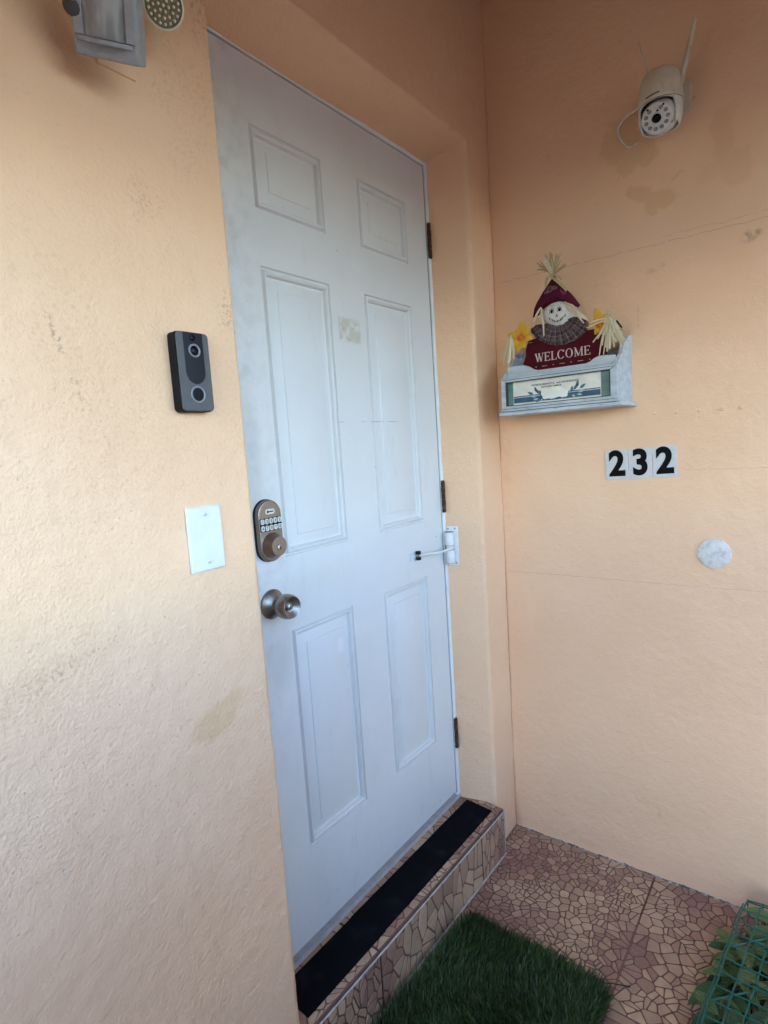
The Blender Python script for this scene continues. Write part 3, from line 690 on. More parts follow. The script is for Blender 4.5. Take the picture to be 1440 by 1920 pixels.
def bowed(z0, z1, d0, d1):          # bowed visor bar on the sensor's face
    m = MB(); n = 10
    for i in range(n+1):
        x = -.034+.068*i/n; k = 1-(2*i/n-1)**2; m.v += [(x, -.026, z0), (x, -.027-d0-d1*k, z0), (x, -.027-d0-d1*k, z1), (x, -.026, z1)]
    for i in range(n): m.f += [(4*i+j, 4*i+4+j, 4*i+4+(j+1) % 4, 4*i+(j+1) % 4) for j in range(4)]
    m.f += [(0, 1, 2, 3), (4*n+3, 4*n+2, 4*n+1, 4*n)]; return m
obj('visor', bowed(.027, .031, .003, .007), m_fg, sens); obj('visor', bowed(.044, .049, .002, .004), m_fg, sens)
obj('sill', bowed(-.033, -.028, .002, .006), m_fg, sens)
m = MB(); n = 12
for i in range(n+1):
    x = -.026+.052*i/n; k = 1-(2*i/n-1)**2; m.v += [(x, -.0262-.006*k, -.027), (x, -.0262-.006*k, .026)]
m.f += [(2*i, 2*i+2, 2*i+3, 2*i+1) for i in range(n)]
t = NT('milky_lens'); rb = t.noise(20, 1, v=t.scl(t.obj, (4, 1, 1.2))); m_lens = t.done(t.mix(t.step(rb, .35, .7), (.22, .21, .20), (.38, .365, .345)), .35)
obj('fresnel_lens', m, m_lens, sens)
for xx in (-.0325, .0325): obj('cheek', MB().box(xx-.006, xx+.006, -.0295, -.0262, -.027, .026), m_fg, sens, bevel=.001)
def lamp(loc, aim, name='lamp_head'):
    ax = Vector(aim).normalized(); org = Vector(loc)
    hd = obj(name, MB().lathe([(.010, -.055), (.016, -.050), (.020, -.032), (.026, -.008), (.0285, 0), (.0282, .004), (.0265, .0050), (.0258, .003), (.0250, .0015)], org, ax, 40, caps=False), m_fd, fl)
    rim = MB().lathe([(.0288, .0010), (.0288, .0046), (.0265, .0054), (.0258, .0030)], org, ax, 40, caps=False); obj('rim', rim, simple('rim_ivory', (.66, .60, .46), .5), hd)
    obj('reflector', MB().lathe([(.0258, .0022), (.0, .0018)], org, ax, 40, caps=False), simple('reflector_bronze', (.26, .20, .10), .4, .5, .3, 200), hd)
    a = ax.orthogonal().normalized(); b_ = ax.cross(a)
    for ring, cnt in ((0, 1), (.0072, 6), (.0143, 12), (.0213, 18)):
        for k in range(cnt):
            th = 2*math.pi*k/cnt+ring*30; q = org+ax*.0022+(a*math.cos(th)+b_*math.sin(th))*ring
            obj('led', led_me, None, hd, tuple(q))
    return hd
led_me = MB().lathe([(.0021, -.001), (.0021, .0010), (.0017, .0023), (.0008, .0029), (0, .0030)], (0, 0, 0), (-.40, -.70, -.58), 10, caps=False).mesh('led', 60)
t = NT('led_epoxy'); m_led = t.done((.75, .70, .58), .15); led_me.materials.append(m_led)
lamp((.033, -.081, .011), (-.40, -.70, -.58))
lamp((-.150, -.085, .045), (-.80, -.55, -.10))
obj('swivel', MB().tube([(.0, -.02, .10), (.030, -.040, .075), (.048, -.042, .045)], .009, 12), m_fd, fl); obj('swivel', MB().tube([(-.0, -.02, .10), (-.06, -.045, .085), (-.115, -.065, .058)], .009, 12), m_fd, fl)
obj('sensor_arm', MB().tube([(0, -.02, .09), (-.010, -.045, .05), (-.022, -.055, -.01)], .011, 12), m_fd, fl)
obj('adjust_knob', MB().lathe([(.012, 0), (.012, .008), (.008, .011)], (-.094, -.066, -.050), (-.7, -.6, -.3), 14), m_fd, fl)

# ---------------------------------------------------------------- things on the side wall (local x = -y, local -y = out of the wall)
def side_thing(name, label, cat, u, z, **k): return thing(name, label, cat, (XC, -u, z), SIDE, **k)
# house numbers
m_num = simple('number_black', (.004, .004, .004), .6, 0, .1, 40, 0, 300, .08); m_tile = simple('reflective_silver', (.56, .525, .49), .5, .0, .06, 220)
GN = 'house number tiles'
for ch, u, z, rz, lb in (('2', .4955, 1.0950, 1.6, 'silver tile with black digit 2, left of the number 232'), ('3', .5606, 1.0970, 1.8, 'silver tile with black digit 3, middle of the number 232'),
                     ('2', .6257, 1.0994, 2.2, 'silver tile with black digit 2, right of the number 232')):
    nt = side_thing('number_tile', lb, 'house number', u, z, group=GN); nt.rotation_euler = (0, 0, SIDE)
    nt.rotation_euler.rotate_axis('Y', -R(rz))
    obj('backing', MB().prism(rrect(-.0322, .0322, -.0445, .0445, .001, 1), -.0022, -.0008), m_tile, nt, bevel=.0004)
    me_ = text_mesh(ch, .101, .0003, .0040); o = obj('digit', me_, m_num, nt, (0, -.0028, 0)); o.scale = (.90, 1, 1)
# round cover
dc = side_thing('round_cover', 'mottled white round cover disc on the side wall', 'cover', .7475, .8425)
t = NT('mottled_white'); nn = t.noise(60, 5, .7); m_dc = t.done(t.mix(t.step(nn, .42, .66), (.66, .615, .565), (.49, .455, .42)), .5, t.bump(nn, .0008))
obj('disc', MB().lathe([(.0410, 0), (.0416, .003), (.0405, .0050), (.0385, .0056), (.0, .0060)], n=56), m_dc, dc)
# row of painted-over wall plugs
for i, (u, z) in enumerate(((.6005, 1.2370), (.655, 1.2355), (.7115, 1.2345), (.768, 1.2335), (.8095, 1.2335))):
    o = obj('wall_plug', MB().lathe([(.0042, -.001), (.0044, .002), (.0036, .0045+.001*(i % 2)), (.0016, .005), (.0015, .001)], n=12), simple('plug_paint', (.74, .50, .30), .6, 0, .1, 90), None, (XC, -u, z), rot=(R(4*(i % 3)-4), R(6), SIDE))
    tag(o, ['small painted-over wall plug, nearest to the letter box', 'second painted-over wall plug from the letter box', 'third painted-over wall plug from the letter box',
            'fourth painted-over wall plug from the letter box', 'farthest painted-over wall plug from the letter box'][i], 'wall plug', 'wall plugs in a row')

# letter box
lbx = side_thing('letter_box', 'weathered pale blue wooden letter box with framed name card on the side wall', 'letter box', .372, 1.262)
lbx.location = (XC, -.372, 1.262)
t = NT('chipped_blue_white_paint'); n1, n2 = t.noise(22, 5, .7, v=t.scl(t.obj, (.35, 1, 3))), t.noise(170, 4, .65, v=t.scl(t.obj, (.3, 1, 1)))
cb = t.mix(t.step(n1, .35, .7), (.39, .425, .435), (.54, .565, .575)); cb = t.mix(t.mul(t.step(n2, .54, .70), .45), cb, (.17, .18, .17))
m_lb = t.done(cb, .55, t.bump(n2, .0012))
UX0, UX1, FD = -.1690, .1690, .140
def sideboard(u0, u1): 
    prof = [(0, .012), (.139, .012), (.139, .108), (.132, .122), (.118, .132), (.100, .142), (.078, .168), (.052, .184), (.030, .196), (.012, .200), (0, .200)]
    m = MB(); n = len(prof); m.v += [(u0, -d_, z_) for d_, z_ in prof]+[(u1, -d_, z_) for d_, z_ in prof]
    m.f += [tuple(range(n)), tuple(reversed(range(n, 2*n)))]+[(j, n+j, n+(j+1) % n, (j+1) % n) for j in range(n)]; return m
obj('side_board', sideboard(UX1-.011, UX1), m_lb, lbx, bevel=.0012); obj('side_board', sideboard(UX0, UX0+.011), m_lb, lbx, bevel=.0012)
obj('back_board', MB().box(UX0+.0115, UX1-.0115, -.010, -.001, .0125, .170), m_lb, lbx)
obj('base_board', MB().box(UX0-.010, UX1+.012, -.152, -.0005, .000, .0115), m_lb, lbx, bevel=.003)
# scalloped inner front
pts = [(UX0+.0116, .0125), (UX1-.0116, .0125), (UX1-.0116, .138), (.128, .141), (.112, .1405), (.100, .136), (.090, .129), (.078, .1255), (-.060, .1255), (-.075, .130), (-.088, .139), (-.105, .1455), (-.135, .147), (UX0+.0116, .147)]
obj('inner_board', MB().prism(pts, -.124, -.116), m_lb, lbx, bevel=.0008)
fr = obj('front_frame', MB().prism([(UX0, .0117), (UX1, .0117), (UX1-.020, .0290), (UX0+.018, .0290)], -.1510, -.1392), m_lb, lbx, bevel=.0016)
obj('rail', MB().prism([(UX0+.018, .0970), (UX1-.020, .0970), (UX1, .1120), (UX0, .1120)], -.1505, -.1393), m_lb, fr, bevel=.0016)
obj('stile', MB().prism([(UX0, .0120), (UX0+.018, .0293), (UX0+.018, .0967), (UX0, .1117)], -.1500, -.1394), m_lb, fr, bevel=.0016)
obj('stile', MB().prism([(UX1, .0120), (UX1, .1117), (UX1-.020, .0967), (UX1-.020, .0293)], -.1500, -.1394), m_lb, fr, bevel=.0016)
obj('liner', MB().box(UX0+.0112, UX1-.0112, -.1388, -.130, .0130, .1100), simple('sea_green_board', (.115, .20, .175), .5, 0, .25, 25), lbx)
m_dk = simple('shade_line_dark', (.045, .055, .05), .8)  # dark colour standing in for shade in the box's recesses and gaps
for a in ((UX0+.016, UX0+.0185, .0275, .0985), (UX1-.0205, UX1-.018, .0275, .0985)): obj('recess_shade_line', MB().box(a[0], a[1], -.1522, -.1400, a[2], a[3]), m_dk, fr)  # dark strips in place of shade inside the frame recess
for a in ((UX0+.0186, UX1-.0206, .0272, .0292), (UX0+.0186, UX1-.0206, .0966, .0986)): obj('recess_shade_line', MB().box(a[0], a[1], -.1523, -.1400, a[2], a[3]), m_dk, fr)
for zz in (.0195, .1055): obj('groove_shade_line', MB().box(UX0+.006, UX1-.008, -.1516, -.1500, zz-.0006, zz+.0006), m_dk, fr)  # dark strips laid on the rails as groove shade
obj('gap_shade_line', MB().box(UX0-.001, UX1+.001, -.1518, -.1000, .0113, .0127), m_dk, lbx)  # dark strip drawn as the shade of the gap above the base
# name card
card = obj('name_card', MB().box(-.1335, .1235, -.1410, -.1390, .0300, .0972), simple('cream_card', (.72, .66, .55), .55, 0, .08, 30), lbx)
m_navy = simple('navy_print', (.02, .085, .14), .5, 0, .25, 40); m_ink = simple('ink_black', (.02, .02, .025), .6); m_leafp = simple('leaf_print', (.05, .14, .17), .5); m_leafl = simple('leaf_print_pale', (.34, .43, .46), .5); m_flow = simple('flower_print', (.78, .74, .64), .55)
obj('navy_band', MB().box(-.1320, .1222, -.1416, -.1409, .0345, .0500).box(-.1320, .1222, -.1416, -.1409, .0515, .0545), m_navy, card)
fm = MB()
for (fu, fz, sc_) in ((-.030, .053, 1.0), (.005, .055, 1.0), (.020, .050, .8), (-.012, .049, .8)):
    for k in range(5):
        a = 2*math.pi*k/5+.4; fm.prism(ell(fu+.0085*sc_*math.cos(a), fz+.0085*sc_*math.sin(a), .0088*sc_, .0080*sc_, 12), -.1424-.0001*k, -.1415)
obj('printed_flower', fm, m_flow, card)
def lf(u, z, L, w_, a): 
    c_, s_ = math.cos(a), math.sin(a); return [(u+x_*c_-y_*s_, z+x_*s_+y_*c_) for x_, y_ in ((0, 0), (L*.3, -w_), (L*.7, -w_*.8), (L, 0), (L*.7, w_*.8), (L*.3, w_))]
fm, fm2 = MB(), MB()
for u, z, L, w_, a in ((-.052, .055, .020, .004, 2.2), (-.060, .060, .018, .0035, 1.9), (-.070, .055, .020, .004, 2.7), (-.048, .048, .018, .004, 1.7), (.048, .055, .022, .004, .9), (.058, .062, .020, .004, 1.4), (.066, .058, .020, .004, .6), (.042, .050, .018, .004, 1.4), (-.050, .040, .016, .004, 3.6), (.050, .042, .016, .004, -.4)):
    fm.prism(lf(u, z, L, w_, a), -.1421, -.1417)
for u, z, L, w_, a in ((-.062, .048, .018, .0036, 2.9), (-.056, .042, .016, .003, 3.3), (.062, .049, .018, .0036, .2), (.058, .043, .015, .003, -.2), (.044, .042, .010, .003, -.6), (-.042, .040, .010, .003, -2.4)): fm2.prism(lf(u, z, L, w_, a), -.1423, -.1418)
obj('printed_leaves', fm, m_leafp, card); obj('printed_leaves', fm2, m_leafl, card)
obj('lettering', text_mesh('PATRICIA MUNOZ G.  and LUIS ENRIQUEZ', .0074, .0002, .0001), m_ink, card, (-.006, -.1413, .0815)); obj('lettering', text_mesh('HOTHOR FAMILIA', .0074, .0002, .0001), m_ink, card, (-.016, -.1413, .0735))
# ---------------------------------------------------------------- scarecrow welcome sign standing in the letter box
sg = side_thing('welcome_sign', 'scarecrow WELCOME sign with burgundy hat, yellow flowers and raffia in the letter box', 'sign', .372, 1.274)
def U(p): return (p[0]-.372, p[1]-1.274)
def UL(ps): return [U(p) for p in ps]
t = NT('burgundy_felt'); n1 = t.noise(220, 3, .7); m_felt = t.done(t.mix(n1, (.060, .007, .020), (.105, .014, .034)), .95, t.bump(n1, .0008), 0, .05)
t = NT('dark_red_board'); n1 = t.noise(50, 4); m_red = t.done(t.mix(n1, (.055, .0035, .007), (.085, .006, .010)), .8, None, 0, .15)
def plaid(name, ctr=None):
    t = NT(name); p = t.xyz(); nx = t.noise(35, 2)
    if ctr:          # gathered cloth: the check fans out round the neck
        dx, dz = t.sub(p[0], ctr[0]), t.sub(p[2], ctr[1]+.03); u = t.mul(t.M('ARCTAN2', dx, dz), .10); v = t.M('SQRT', t.add(t.mul(dx, dx), t.mul(dz, dz)))
    else: u, v = p[0], p[2]
    a = t.M('SINE', t.add(t.mul(u, 520), t.mul(nx, 2))); b_ = t.M('SINE', t.add(t.mul(v, 480), t.mul(nx, 2))); a2 = t.M('SINE', t.mul(u, 260)); b2 = t.M('SINE', t.mul(v, 240))
    c = t.mix(t.mul(t.step(a2, -.2, .2), .55), (.115, .070, .072), (.036, .019, .024)); c = t.mix(t.mul(t.step(b2, -.2, .2), .5), c, (.042, .022, .027))
    c = t.mix(t.mul(t.step(a, .78, .99), .42), c, (.30, .24, .22)); c = t.mix(t.mul(t.step(b_, .78, .99), .42), c, (.30, .24, .22))
    return t.done(c, .9, t.bump(t.noise(500, 2), .0004), 0, .2)
m_plaidf = plaid('gathered_plaid', (-.006, .241))
m_plaid = plaid('brown_plaid')
t = NT('muslin'); n1 = t.noise(300, 2); m_mus = t.done(t.mix(n1, (.62, .585, .52), (.70, .665, .60)), .9, t.bump(n1, .0004), 0, .2)
m_inkb = simple('face_black', (.005, .005, .006), .7, 0, .1, 40, 0, 300, .08); m_pinkl = simple('letter_cream', (.60, .44, .41), .6, 0, .15, 200)
def straw_mat(name, c0, c1):
    t = NT(name); n1 = t.noise(90, 3, v=t.scl(t.obj, (1, 1, .2))); return t.done(t.mix(n1, c0, c1), .7, t.bump(t.noise(400, 2), .0004))
m_str, m_str2 = straw_mat('straw_pale', (.50, .41, .25), (.70, .60, .41)), straw_mat('straw_brown', (.34, .235, .11), (.52, .38, .20))
bd = obj('board', MB().prism(UL([(.268, 1.276), (.486, 1.276), (.486, 1.388), (.497, 1.400), (.498, 1.420), (.501, 1.440), (.500, 1.470), (.470, 1.482), (.29, 1.484), (.271, 1.480), (.262, 1.455), (.262, 1.440), (.253, 1.415), (.253, 1.395), (.268, 1.388)]), -.094, -.085), m_red, sg, bevel=.001)
# serif lettering: stroked capitals
def stroke(m, x0, z0, x1, z1, w_, y0, y1):
    L = math.hypot(x1-x0, z1-z0); nx, nzv = -(z1-z0)/L*w_/2, (x1-x0)/L*w_/2
    q = [(x0-nx, z0-nzv), (x1-nx, z1-nzv), (x1+nx, z1+nzv), (x0+nx, z0+nzv)]
    if area(q) < 0: q.reverse()
    m.prism(q, y0, y1)
def letter(m, ch, x, z, h, y0, y1):
    T_, t_ = .15*h, .062*h; yy = [0]
    def S(a, b_, c_, d_, w_): yy[0] += .00003; stroke(m, x+a*h, z+b_*h, x+c_*h, z+d_*h, w_, y0-yy[0], y1)
    def ser(a, b_, half=.12): S(a-half, b_, a+half, b_, t_*.9)
    if ch == 'W':
        S(.14, .98, .38, .03, T_); S(.38, .03, .60, .95, t_); S(.52, .98, .78, .03, T_); S(.78, .03, 1.02, .98, t_); ser(.14, .97); ser(.55, .97, .11); ser(1.02, .97, .1); return 1.12
    if ch == 'E':
        S(.18, .02, .18, .98, T_); S(.06, .97, .66, .97, t_); S(.06, .03, .70, .03, t_); S(.18, .50, .52, .50, t_); S(.66, .99, .66, .80, t_); S(.70, .0, .70, .22, t_); S(.52, .60, .52, .40, t_); return .78
    if ch == 'L':
        S(.18, .02, .18, .98, T_); ser(.18, .97, .14); S(.06, .03, .66, .03, t_); S(.66, .0, .66, .24, t_); return .72
    if ch == 'M':
        S(.16, .02, .16, .98, t_); S(.16, .98, .52, .06, T_); S(.52, .06, .90, .98, t_); S(.92, .02, .92, .98, T_); ser(.16, .03, .11); ser(.92, .03, .14); ser(.12, .97, .08); ser(.96, .97, .1); return 1.10
    a0, a1 = (0, 360) if ch == 'O' else (42, 322)
    n = 22; out, inn = [], []
    for i in range(n+1):
        a = R(a0+(a1-a0)*i/n); wd = .055+.105*abs(math.cos(a))**1.3
        out.append((x+(.47+.43*math.cos(a))*h, z+(.5+.52*math.sin(a))*h)); inn.append((x+(.47+(.43-wd)*math.cos(a))*h, z+(.5+(.52-wd*.9)*math.sin(a))*h))
    for i in range(n): m.prism([inn[i], out[i], out[i+1], inn[i+1]], y0, y1)
    if ch == 'C': S(.80, .98, .80, .74, t_)
    return .98 if ch == 'O' else .92
lm = MB(); cx = -.0815
for ch in 'WELCOME':
    cx += letter(lm, ch, cx, 1.4145-1.274+.000, .0250, -.0950, -.0938)*.0250*.985+.0012
obj('lettering', lm, m_pinkl, bd)
for i in range(9):
    u = -.105+i*.0265; dm = MB()
    if i % 2 == 0: dm.box(u-.008, u+.008, -.0946, -.0938, .1262, .1272)
    else: dm.box(u-.0013, u+.0013, -.0946, -.0938, .1258, .1280)
    obj('stitch_mark', dm, m_pinkl, bd)
obj('stitch_mark', MB().box(-.100, -.086, -.0946, -.0938, .2000, .2010), m_pinkl, bd)
# collar with pleats
colr = [(.2812, 1.5087), (.293, 1.520), (.3055, 1.523), (.3287, 1.5152), (.3591, 1.5062), (.3891, 1.5081), (.400, 1.517), (.408, 1.5261), (.4332, 1.518), (.447, 1.508), (.4558, 1.4963), (.4465, 1.4804), (.430, 1.468), (.4098, 1.4581), (.385, 1.4535), (.3574, 1.4530), (.330, 1.462), (.304, 1.4788), (.291, 1.494)]
fine_c = []
for i in range(len(colr)):
    a, b_ = colr[i], colr[(i+1) % len(colr)]; fine_c += [(a[0]+(b_[0]-a[0])*k/4, a[1]+(b_[1]-a[1])*k/4) for k in range(4)]
fine_c = [U(p) for p in fine_c]
if area(fine_c) < 0: fine_c.reverse()
cc0 = U((.366, 1.515))
def pleat(f, k): return .0052*math.sin(f*2*math.pi*19)*(1-k)
cb_ = MB().puff(fine_c, -.0950, .003, .004, 6, cc0, pleat)
obj('collar', cb_.mesh('collar', 180), m_plaidf, sg)
fc = [(.3186, 1.5602), (.3190, 1.545), (.3216, 1.5341), (.3290, 1.523), (.3383, 1.5147), (.3609, 1.5053), (.3760, 1.505), (.3871, 1.5079), (.406, 1.5223), (.414, 1.532), (.4174, 1.5413), (.416, 1.553), (.4107, 1.5602), (.403, 1.567), (.3926, 1.573), (.378, 1.578), (.363, 1.5782), (.345, 1.575), (.3324, 1.5686)]
fcl = chaikin(UL(fc), .25)
if area(fcl) < 0: fcl.reverse()
face = obj('face', MB().puff(fcl, -.086, .010, .022, 8).mesh('face', 180), m_mus, sg)
def fy(u, z): # front of the face at a point
    d_ = min(1, math.hypot((u-.3668)/.050, (z-1.5405)/.037)); return -.0962-.022*math.sqrt(max(0, 1-d_*d_))-.0006
def fmark(name, shapes, mat, off=0):
    m = MB()
    for ps in shapes:
        ps = list(ps)
        if area(ps) < 0: ps.reverse()
        n = len(ps); o0 = len(m.v)
        for u, z in ps: m.v.append((u-.372, fy(u, z)-off, z-1.274))
        for u, z in ps: m.v.append((u-.372, fy(u, z)+.0016-off, z-1.274))
        m.f += [tuple(o0+i for i in range(n))]+[(o0+i, o0+n+i, o0+n+(i+1) % n, o0+(i+1) % n) for i in range(n)]
    return obj(name, m, mat, face)
for (eu, ez) in ((.3550, 1.5492), (.3782, 1.5506)):
    fmark('eye', [ell(eu, ez, .0060, .0090, 18)], simple('eye_white', (.80, .80, .80), .5), .0002); fmark('eye_rim', [ell(eu-.0062+.0, ez, .0006, .0085, 8), ell(eu+.0062, ez, .0005, .0080, 8), ell(eu, ez+.0090, .0050, .0006, 8)], m_inkb, .0004)
    fmark('pupil', [ell(eu+.0003, ez-.0005, .0043, .0072, 16)], m_inkb, .0006); fmark('glint', [ell(eu+.0015, ez+.0030, .0010, .0018, 8)], m_mus, .0010)
    fmark('eyebrow', [[(eu-.006, ez+.0125), (eu, ez+.0150), (eu+.006, ez+.0140), (eu+.006, ez+.0132), (eu, ez+.0142), (eu-.006, ez+.0117)]], m_inkb, .0003)
fmark('nose', [[(.3655, 1.5300), (.3735, 1.5305), (.3695, 1.5390)]], simple('nose_red', (.45, .12, .12), .7), .0004)
ms_ = [(.3475+.0455*i/10, 1.5300-.0135*math.sin(math.pi*(i/10*.92+.04))+.002*i/10) for i in range(11)]
sh = [[ms_[i], ms_[i+1], (ms_[i+1][0], ms_[i+1][1]+.0011), (ms_[i][0], ms_[i][1]+.0011)] for i in range(10)]
sh += [[(u-.0005, z-.0030), (u+.0005, z-.0030), (u+.0005, z+.0040), (u-.0005, z+.0040)] for u, z in (ms_[0], ms_[2], ms_[3], ms_[5], ms_[7], ms_[8], ms_[10])]
fmark('mouth', sh, m_inkb, .0003)
ht = [(.3598, 1.6489), (.370, 1.634), (.3813, 1.6201), (.394, 1.604), (.4062, 1.5901), (.419, 1.572), (.4305, 1.5536), (.425, 1.5476), (.4125, 1.5553), (.4010, 1.5650), (.3909, 1.5702), (.3760, 1.5745), (.3612, 1.5743), (.345, 1.5720), (.3305, 1.5677), (.3167, 1.5600), (.3130, 1.5500), (.2914, 1.5450), (.2973, 1.5687), (.306, 1.585), (.316, 1.5979), (.326, 1.611), (.3362, 1.6226), (.348, 1.637)]
hl = UL(ht)
if area(hl) < 0: hl.reverse()
hat = obj('hat', MB().puff(hl, -.096, .006, .022, 7, U((.362, 1.592))).mesh('hat', 180), m_felt, sg)
pt = UL([(.335, 1.600), (.352, 1.622), (.376, 1.612), (.364, 1.586)]); pt = pt if area(pt) > 0 else pt[::-1]
mpp = MB(); n = len(pt); mpp.puff([(p[0], p[1]) for p in pt], -.1185, .0020, .0030, 3); obj('hat_patch', mpp.mesh('patch', 60), m_plaid, hat)
pt = UL([(.374, 1.590), (.382, 1.606), (.400, 1.590), (.390, 1.580)]); pt = pt if area(pt) > 0 else pt[::-1]
obj('hat_patch', MB().puff(pt, -.1165, .001, .003, 3).mesh('patch', 60), simple('plum_felt', (.16, .018, .055), .9), hat)
rs = random.Random(21)
def strands(name, root, tips, wid, mat, par, depth, curl=.012, jit=.004, n=7):
    for tp in tips:
        m = MB(); r0 = Vector((root[0]-.372+rs.uniform(-jit, jit), -depth, root[1]-1.274+rs.uniform(-jit, jit))); e = Vector((tp[0]-.372, -depth-rs.uniform(-.01, .018), tp[1]-1.274))
        md = (r0+e)/2+Vector((rs.uniform(-curl, curl), -rs.uniform(0, curl), rs.uniform(-.2, 1)*curl)); P = []
        for i in range(n+1): k = i/n; P.append(tuple(r0*(1-k)**2+md*2*k*(1-k)+e*k*k))
        w0 = wid*rs.uniform(.7, 1.3); m.ribbon(P, [w0*(.7+.5*math.sin(math.pi*i/n)) for i in range(n+1)], (rs.uniform(-.4, .4), -1, rs.uniform(-.3, .3)), .0006)
        obj(name, m, mat, par)
strands('raffia', (.3598, 1.650), [(.341, 1.7095), (.352, 1.712), (.3599, 1.7084), (.364, 1.702), (.380, 1.6947), (.377, 1.701), (.322, 1.696), (.3135, 1.6927), (.318, 1.684), (.3128, 1.6748), (.4029, 1.6641), (.395, 1.672), (.388, 1.680), (.346, 1.695), (.371, 1.690)], .0036, m_str2, sg, .108, .006)
strands('raffia', (.3598, 1.650), [(.335+rs.uniform(0, .055), 1.690+rs.uniform(0, .022)) for _ in range(12)], .0032, m_str, sg, .110, .008)
strands('raffia', (.3560, 1.648), [(.343, 1.615), (.340, 1.622), (.345, 1.632), (.402, 1.594), (.399, 1.600), (.385, 1.630)], .0055, m_str2, sg, .120, .010)
strands('raffia', (.3260, 1.562), [(.3330, 1.480), (.3200, 1.520), (.305, 1.520), (.315, 1.535)], .0050, m_str, sg, .122, .006)
strands('raffia', (.3960, 1.566), [(.4560, 1.5060), (.440, 1.512), (.425, 1.520), (.432, 1.524), (.446, 1.498), (.420, 1.530)], .0060, m_str, sg, .112, .006)
strands('raffia', (.5180, 1.496), [(.4868, 1.4471), (.496, 1.440), (.505, 1.422), (.5184, 1.4147), (.511, 1.410), (.4927, 1.4013), (.4985, 1.405), (.5601, 1.4319), (.553, 1.445), (.545, 1.440), (.535, 1.430), (.4529, 1.4839), (.468, 1.490), (.5221, 1.5158), (.531, 1.512), (.515, 1.520), (.542, 1.470), (.549, 1.462), (.505, 1.470), (.527, 1.420), (.4700, 1.4420)], .0048, m_str, sg, .124, .012, .010)
strands('raffia', (.5150, 1.496), [(.488+rs.uniform(0, .068), 1.408+rs.uniform(0, .05)) for _ in range(12)], .0042, m_str, sg, .126, .012, .012)
strands('raffia', (.2265, 1.497), [(.2003, 1.4201), (.207, 1.416), (.2168, 1.414), (.212, 1.425), (.224, 1.420), (.238, 1.4262), (.232, 1.440)], .0055, m_str, sg, .122, .008, .006)
def petal_mesh(L, w_):
    m = MB(); rows = 7
    for i in range(rows+1):
        k = i/rows; ww = w_*math.sin(math.pi*min(1, k*.88+.10))**.8; lift = .006*math.sin(k*2.2)
        m.v += [(-ww/2, -lift, k*L), (0, -lift-.0022, k*L), (ww/2, -lift, k*L), (ww/2, -lift+.0010, k*L), (0, -lift-.0012, k*L), (-ww/2, -lift+.0010, k*L)]
    for i in range(rows):
        a, b_ = i*6, i*6+6; m.f += [(a+j, a+(j+1) % 6, b_+(j+1) % 6, b_+j) for j in range(6)]
    return m.mesh('petal', 50)
t = NT('yellow_silk'); p = t.xyz(); k_ = t.step(p[2], .004, .020); nn = t.noise(120, 3); m_pet = t.done(t.mix(t.mul(k_, t.add(.75, t.mul(nn, .3))), (.62, .13, .012), (.62, .355, .018)), .65, t.bump(nn, .0006))
pet = petal_mesh(.044, .024); pet.materials.append(m_pet)
def flower(u, z, angs, dep, scl=1, tone=1):
    fl_ = obj('flower', MB().lathe([(.0075, 0), (.0085, .004), (.0060, .0075), (0, .0085)], (u-.372, -dep-.004, z-1.274), n=16, caps=False), simple('flower_orange', (.62, .14, .02), .7, 0, .3, 200), sg)
    for a, s_ in angs: o = obj('petal', pet, None, fl_, (u-.372, -dep, z-1.274), rot=(R(rs.uniform(-14, 14)), R(a), R(rs.uniform(-12, 12)))); o.scale = (scl*s_, scl, scl*s_)
flower(.2570, 1.4900, ((5, 1.1), (52, .95), (100, .85), (150, .9), (196, .95), (232, .8), (292, 1.0), (325, .7)), .112)
flower(.4880, 1.4890, ((-15, 1.1), (30, .7), (75, .55), (275, .75), (318, .6), (160, .8), (210, .7)), .108, .95)
mr = MB().ribbon([(-.128, -.112, .160), (-.118, -.116, .165), (-.108, -.113, .160)], .013, (0, -1, 0), .002); obj('ribbon', mr, simple('blue_ribbon', (.08, .10, .22), .6), sg)
mr = MB().ribbon([(.145, -.108, .205), (.160, -.112, .212), (.168, -.108, .198), (.160, -.108, .180)], .012, (0, -1, 0), .002); obj('ribbon', mr, simple('black_ribbon', (.015, .015, .018), .7), sg)

# ---------------------------------------------------------------- dome camera
cmr = side_thing('dome_camera', 'yellowed white pan-tilt security camera with two antennas on the side wall', 'camera', .643, 1.934)
cmr.scale = (.98, .95, .85)
t = NT('yellowed_plastic'); p = t.xyz(); n1, n2 = t.noise(18, 4), t.noise(90, 4, v=t.scl(t.obj, (1, 1, .25)))
cy = t.mix(t.step(n1, .35, .65), (.58, .50, .36), (.66, .60, .46)); cy = t.mix(t.mul(t.step(n2, .56, .75), .45), cy, (.25, .19, .11)); m_yel = t.done(cy, .5, None, 0, .4)
m_cw = simple('aged_white_plastic', (.66, .63, .57), .45, 0, .08, 60)
ZB = .042
body = obj('housing', MB().lathe([(.0, .167), (.018, .1665), (.030, .1640), (.0385, .1580), (.0445, .1480), (.0490, .1300), (.0518, .1050), (.0532, .0820), (.0535, .0735), (.0528, .0715), (.046, .0710)], (0, -.103, 0), (0, 0, 1), 44, caps=False), m_yel, cmr)
obj('top_cap', MB().lathe([(.020, .1655), (.019, .1695), (.012, .1715), (0, .172)], (-.004, -.103, 0), (0, 0, 1), 28, caps=False), m_cw, cmr)
fdir = Vector((-.10, -.86, -.46)).normalized()
bc = Vector((0, -.103, ZB))
